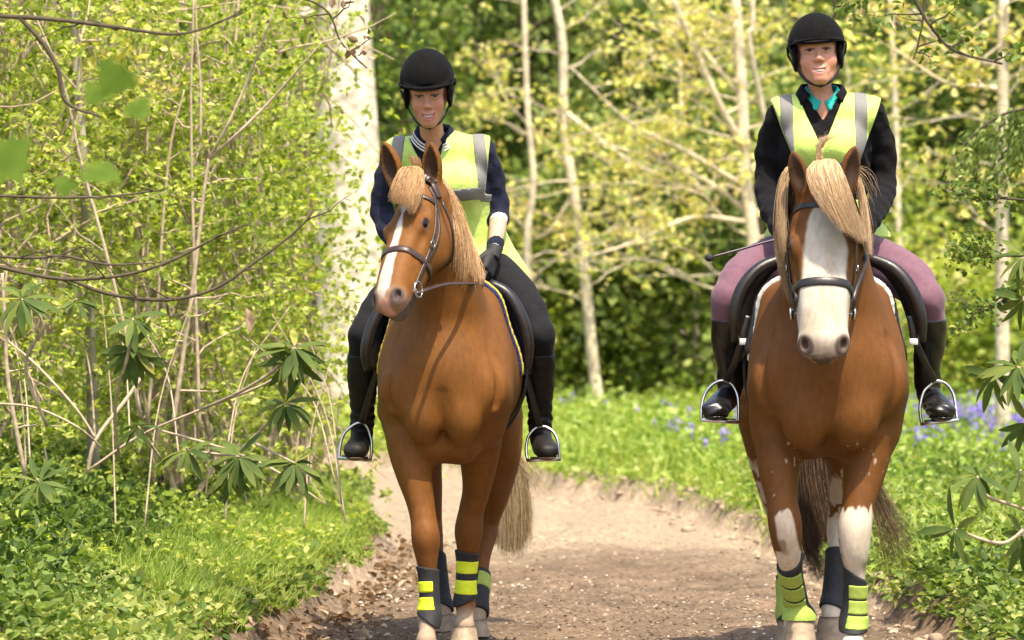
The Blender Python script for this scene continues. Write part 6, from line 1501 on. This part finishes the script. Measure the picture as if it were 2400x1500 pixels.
    for q in (-1, 1):
        for pts in ([(q * .100, .040, .030), (q * .090, .030, -.010), (q * .074, .022, -.052), (q * .045, .045, -.100), (0, .060, -.124)], [(q * .098, -.045, .010), (q * .088, -.012, -.028), (q * .074, .020, -.054)]):
            C = catmull([Wd(*p_) for p_ in pts], 6); n_ = nrm(C - Wd(0, -.01, -.02)); pobj('chin_strap', band(C, n_, .015, .005), M_NEO, ho)
        pobj('harness_pad', join(uvsphere(Wd(q * .083, .006, -.006), A([.012, .044, .050]) * s, R)), M_VELVET, ho)
    # hair below the helmet
    hg = []
    for q in (): hg.append(hair([[Wd(q * .070, .050, .040), Wd(q * .076, .035, .010), Wd(q * .074, .012, -.025)], [Wd(q * .080, .010, .030), Wd(q * .085, -.010, 0), Wd(q * .080, -.02, -.035)]], 28, .0014, .003, M=8, seed=20 + q))
    hg.append(hair([[Wd(-.07, -.07, 0), Wd(-.06, -.085, -.04), Wd(-.045, -.08, -.075)], [Wd(0, -.11, 0), Wd(0, -.105, -.05), Wd(0, -.09, -.085)], [Wd(.07, -.07, 0), Wd(.06, -.085, -.04), Wd(.045, -.08, -.075)]], 500, .002, .006, M=8, seed=25))
    pobj('hair', join(*hg), M_HAIR, root)
    # ---- gloves
    for i, hf_ in enumerate(handf):
        if S['gloves'][i]:
            l_, h_ = box(hf_); g_ = surf(lambda a, b, c: hf_.grid(a, b, c) - .0022, l_, h_, .0030, 1)
            wr = P(*S['hands'][i][0]); d = nrm(A(S['hands'][i][1], float)); C = [wr - d * .035, wr - d * .01, wr + d * .02]
            pobj('glove', join(g_, tube(C, [.032, .033, .034], 14)), M_GLOVE, root)
    for e in S.get('trim', []):
        C = catmull(PP(e[0]), 1); pobj(e[3], tube(PP(e[0]), e[1], 18), e[2], root)
    return root

RID = {
 1: dict(label='smiling person in yellow vest, navy sweater and black breeches riding the left-hand horse', head=(1003, 220, 18.52), fwd=(-.02, -.93, -.22), up=(-.06, -.22, .95), hs=1.10, skinny=.90,
    pelvis=[(1088, 628, 18.80, .120, 1.42), (1082, 570, 18.79, .112, 1.40), (1066, 500, 18.75, .108, 1.42), (1050, 430, 18.70, .112, 1.50), (1040, 378, 18.70, .088, 1.72)],
    shoulders=[(932, 365, 18.72), (1130, 358, 18.68)], neck0=(1018, 334, 18.66), bust=(1046, 430, 18.60),
    arms=[[(926, 374, 18.72, .056), (905, 430, 18.74, .052), (897, 500, 18.74, .045), (930, 570, 18.6, .040), (1000, 620, 18.48, .032)],
          [(1130, 366, 18.68, .056), (1154, 430, 18.72, .053), (1166, 500, 18.72, .046), (1166, 530, 18.64, .040), (1160, 580, 18.50, .030)]],
    bare=[(1168, 495, 18.74, .038), (1167, 530, 18.64, .037), (1161, 568, 18.53, .030), (1155, 600, 18.43, .026)],
    cuffs=[((950, 590, 18.55), (1000, 620, 18.48)), ((1167, 505, 18.70), (1166, 516, 18.66))],
    hands=[((1010, 625, 18.46), (.6, -.6, -.3), (.2, .5, -.8), 1.), ((1155, 596, 18.43), (-.28, -.45, -.80), (-.75, .45, .1), 1.02)], gloves=[True, True],
    trim=[([(1169, 512, 18.675), (1167, 522, 18.65)], [.0385, .0375], M_WHITE, 'cuff'), ([(1158, 584, 18.475), (1157, 590, 18.46)], [.031, .030], M_WATCH, 'wristband')],
    thighs=[[(1045, 622, 18.78, .105), (960, 668, 18.62, .098), (895, 725, 18.48, .082), (857, 785, 18.40, .064)], [(1122, 622, 18.76, .108), (1182, 668, 18.62, .098), (1232, 725, 18.48, .082), (1260, 785, 18.40, .064)]],
    shins=[[(857, 785, 18.40, .064), (850, 840, 18.46, .058), (850, 900, 18.54, .056), (850, 955, 18.60, .044), (849, 990, 18.62, .038)], [(1260, 785, 18.40, .064), (1266, 840, 18.46, .058), (1264, 900, 18.54, .056), (1266, 955, 18.60, .044), (1266, 990, 18.62, .038)]],
    feet=[[(849, 985, 18.62, .040, 1.0), (848, 1020, 18.64, .040, 1.), (842, 1040, 18.56, .038, 1.05), (836, 1052, 18.46, .034, 1.3), (832, 1058, 18.40, .027, 1.4)], [(1266, 985, 18.62, .040, 1.0), (1266, 1022, 18.64, .040, 1.), (1271, 1040, 18.56, .038, 1.05), (1278, 1052, 18.46, .034, 1.3), (1283, 1058, 18.40, .027, 1.4)]],
    flare=[(1118, 652, 18.76, .150, 1.32), (1104, 606, 18.78, .128, 1.32), (1086, 560, 18.78, .112, 1.40)], hem=(0, 655, 18.7), armhole=[(908, 400, 18.7), (1142, 400, 18.7)], ah=.10, ahl=.10,
    vneck=((1012, 440, 18.6), .36, -.1), vshirt=((1016, 372, 18.6), .5), tapes=[((1131, 400, 18.6), -.12, 1.86), ((925, 400, 18.6), .12, 1.86)], belt=(0, 465, 18.6),
    collars=[(.074, .048, .050, M_NAVYK, .50), (.081, .040, .006, M_WHITE, .45), (.086, .028, .006, M_WHITE, .42), (.091, .016, .006, M_WHITE, .40)], breech_mat=M_BREECH1, boot_mat=M_BOOTL, sleeve_mat=M_NAVYK, boot_top=832, sole=[1068, 1068], hz=.055, rim=.046, cut=0),
 2: dict(label='smiling person in yellow vest, black fleece and purple breeches riding the right-hand horse', head=(1916, 131, 17.86), fwd=(-.04, -.98, .14), up=(-.075, .06, .99), hs=1.11,
    pelvis=[(1928, 590, 18.05, .125, 1.45), (1930, 530, 18.03, .118, 1.42), (1932, 440, 17.98, .120, 1.42), (1934, 350, 17.92, .122, 1.50), (1934, 282, 17.92, .092, 1.78)],
    shoulders=[(1836, 270, 17.92), (2036, 266, 17.92)], neck0=(1926, 240, 17.90), bust=(1932, 345, 17.82),
    arms=[[(1832, 274, 17.92, .057), (1808, 340, 17.97, .055), (1800, 420, 17.98, .050), (1806, 480, 17.85, .047), (1836, 545, 17.62, .038), (1860, 580, 17.52, .032)],
          [(2040, 270, 17.92, .057), (2064, 340, 17.97, .055), (2070, 420, 17.98, .050), (2064, 470, 17.85, .047), (2044, 505, 17.66, .040), (2020, 545, 17.52, .033)]],
    cuffs=[((1836, 545, 17.62), (1862, 583, 17.52)), ((2060, 480, 17.7), (2024, 540, 17.55))],
    hands=[((1862, 583, 17.52), (.25, -.6, -.55), (.7, .4, -.2), 1.), ((2020, 543, 17.52), (-.3, -.7, -.4), (-.7, .4, -.2), 1.)], gloves=[False, False],
    thighs=[[(1886, 592, 18.02, .110), (1808, 618, 17.86, .104), (1745, 652, 17.70, .090), (1712, 702, 17.62, .070)], [(1972, 592, 18.02, .110), (2060, 620, 17.86, .104), (2130, 654, 17.70, .090), (2168, 702, 17.62, .070)]],
    shins=[[(1712, 702, 17.62, .070), (1706, 760, 17.66, .062), (1706, 815, 17.72, .056), (1712, 862, 17.76, .046), (1712, 892, 17.78, .042)], [(2168, 702, 17.62, .070), (2180, 760, 17.66, .060), (2178, 815, 17.72, .056), (2172, 862, 17.76, .046), (2174, 892, 17.78, .042)]],
    feet=[[(1712, 888, 17.78, .042, 1.0), (1708, 925, 17.78, .042, 1.), (1694, 942, 17.70, .040, 1.1), (1682, 955, 17.60, .036, 1.35), (1674, 962, 17.54, .028, 1.5)], [(2174, 888, 17.78, .042, 1.0), (2178, 928, 17.78, .042, 1.), (2190, 944, 17.70, .040, 1.1), (2202, 958, 17.60, .036, 1.35), (2210, 964, 17.54, .028, 1.5)]],
    flare=[(1940, 585, 18.02, .165, 1.55), (1936, 540, 18.02, .135, 1.45), (1932, 490, 18.0, .115, 1.42)], hem=(0, 556, 17.9), armhole=[(1840, 330, 17.9), (2030, 330, 17.9)], ah=.36, ahl=.24,
    vneck=((1926, 352, 17.8), .42, 0), vshirt=((1930, 282, 17.8), .62), tapes=[((1846, 330, 17.8), -.02, 1.8), ((2018, 330, 17.8), .02, 1.8)], belt=(0, 400, 17.8),
    collars=[(.092, .042, .062, M_FLEECE, .80), (.066, .044, .045, M_TEAL, .22)], breech_mat=M_BREECH2, boot_mat=M_BOOT2, sleeve_mat=M_FLEECE, boot_top=748, sole=[972, 974], rim=.036, cut=0)}
if want('r1'): build_rider(1)
if want('r2'):
    build_rider(2)
    Q = PP([(1655, 606, 17.42), (1720, 588, 17.45), (1790, 562, 17.5), (1862, 590, 17.5), (1935, 620, 17.48)])
    t = empty('riding_whip', Q[0], 'thin riding whip with black knob resting across the purple thigh', 'whip')
    Q = PP([(1662, 604, 17.42), (1730, 586, 17.45), (1800, 566, 17.49), (1880, 548, 17.53)])
    pobj('shaft', tube(Q, [.0045, .005, .005, .006], 8), mat('purple_whip_shaft', (.05, .025, .045), rough=.4), t)
    pobj('knob', uvsphere(P(1662, 604, 17.42), (.017, .014, .016)), M_NEO, t)
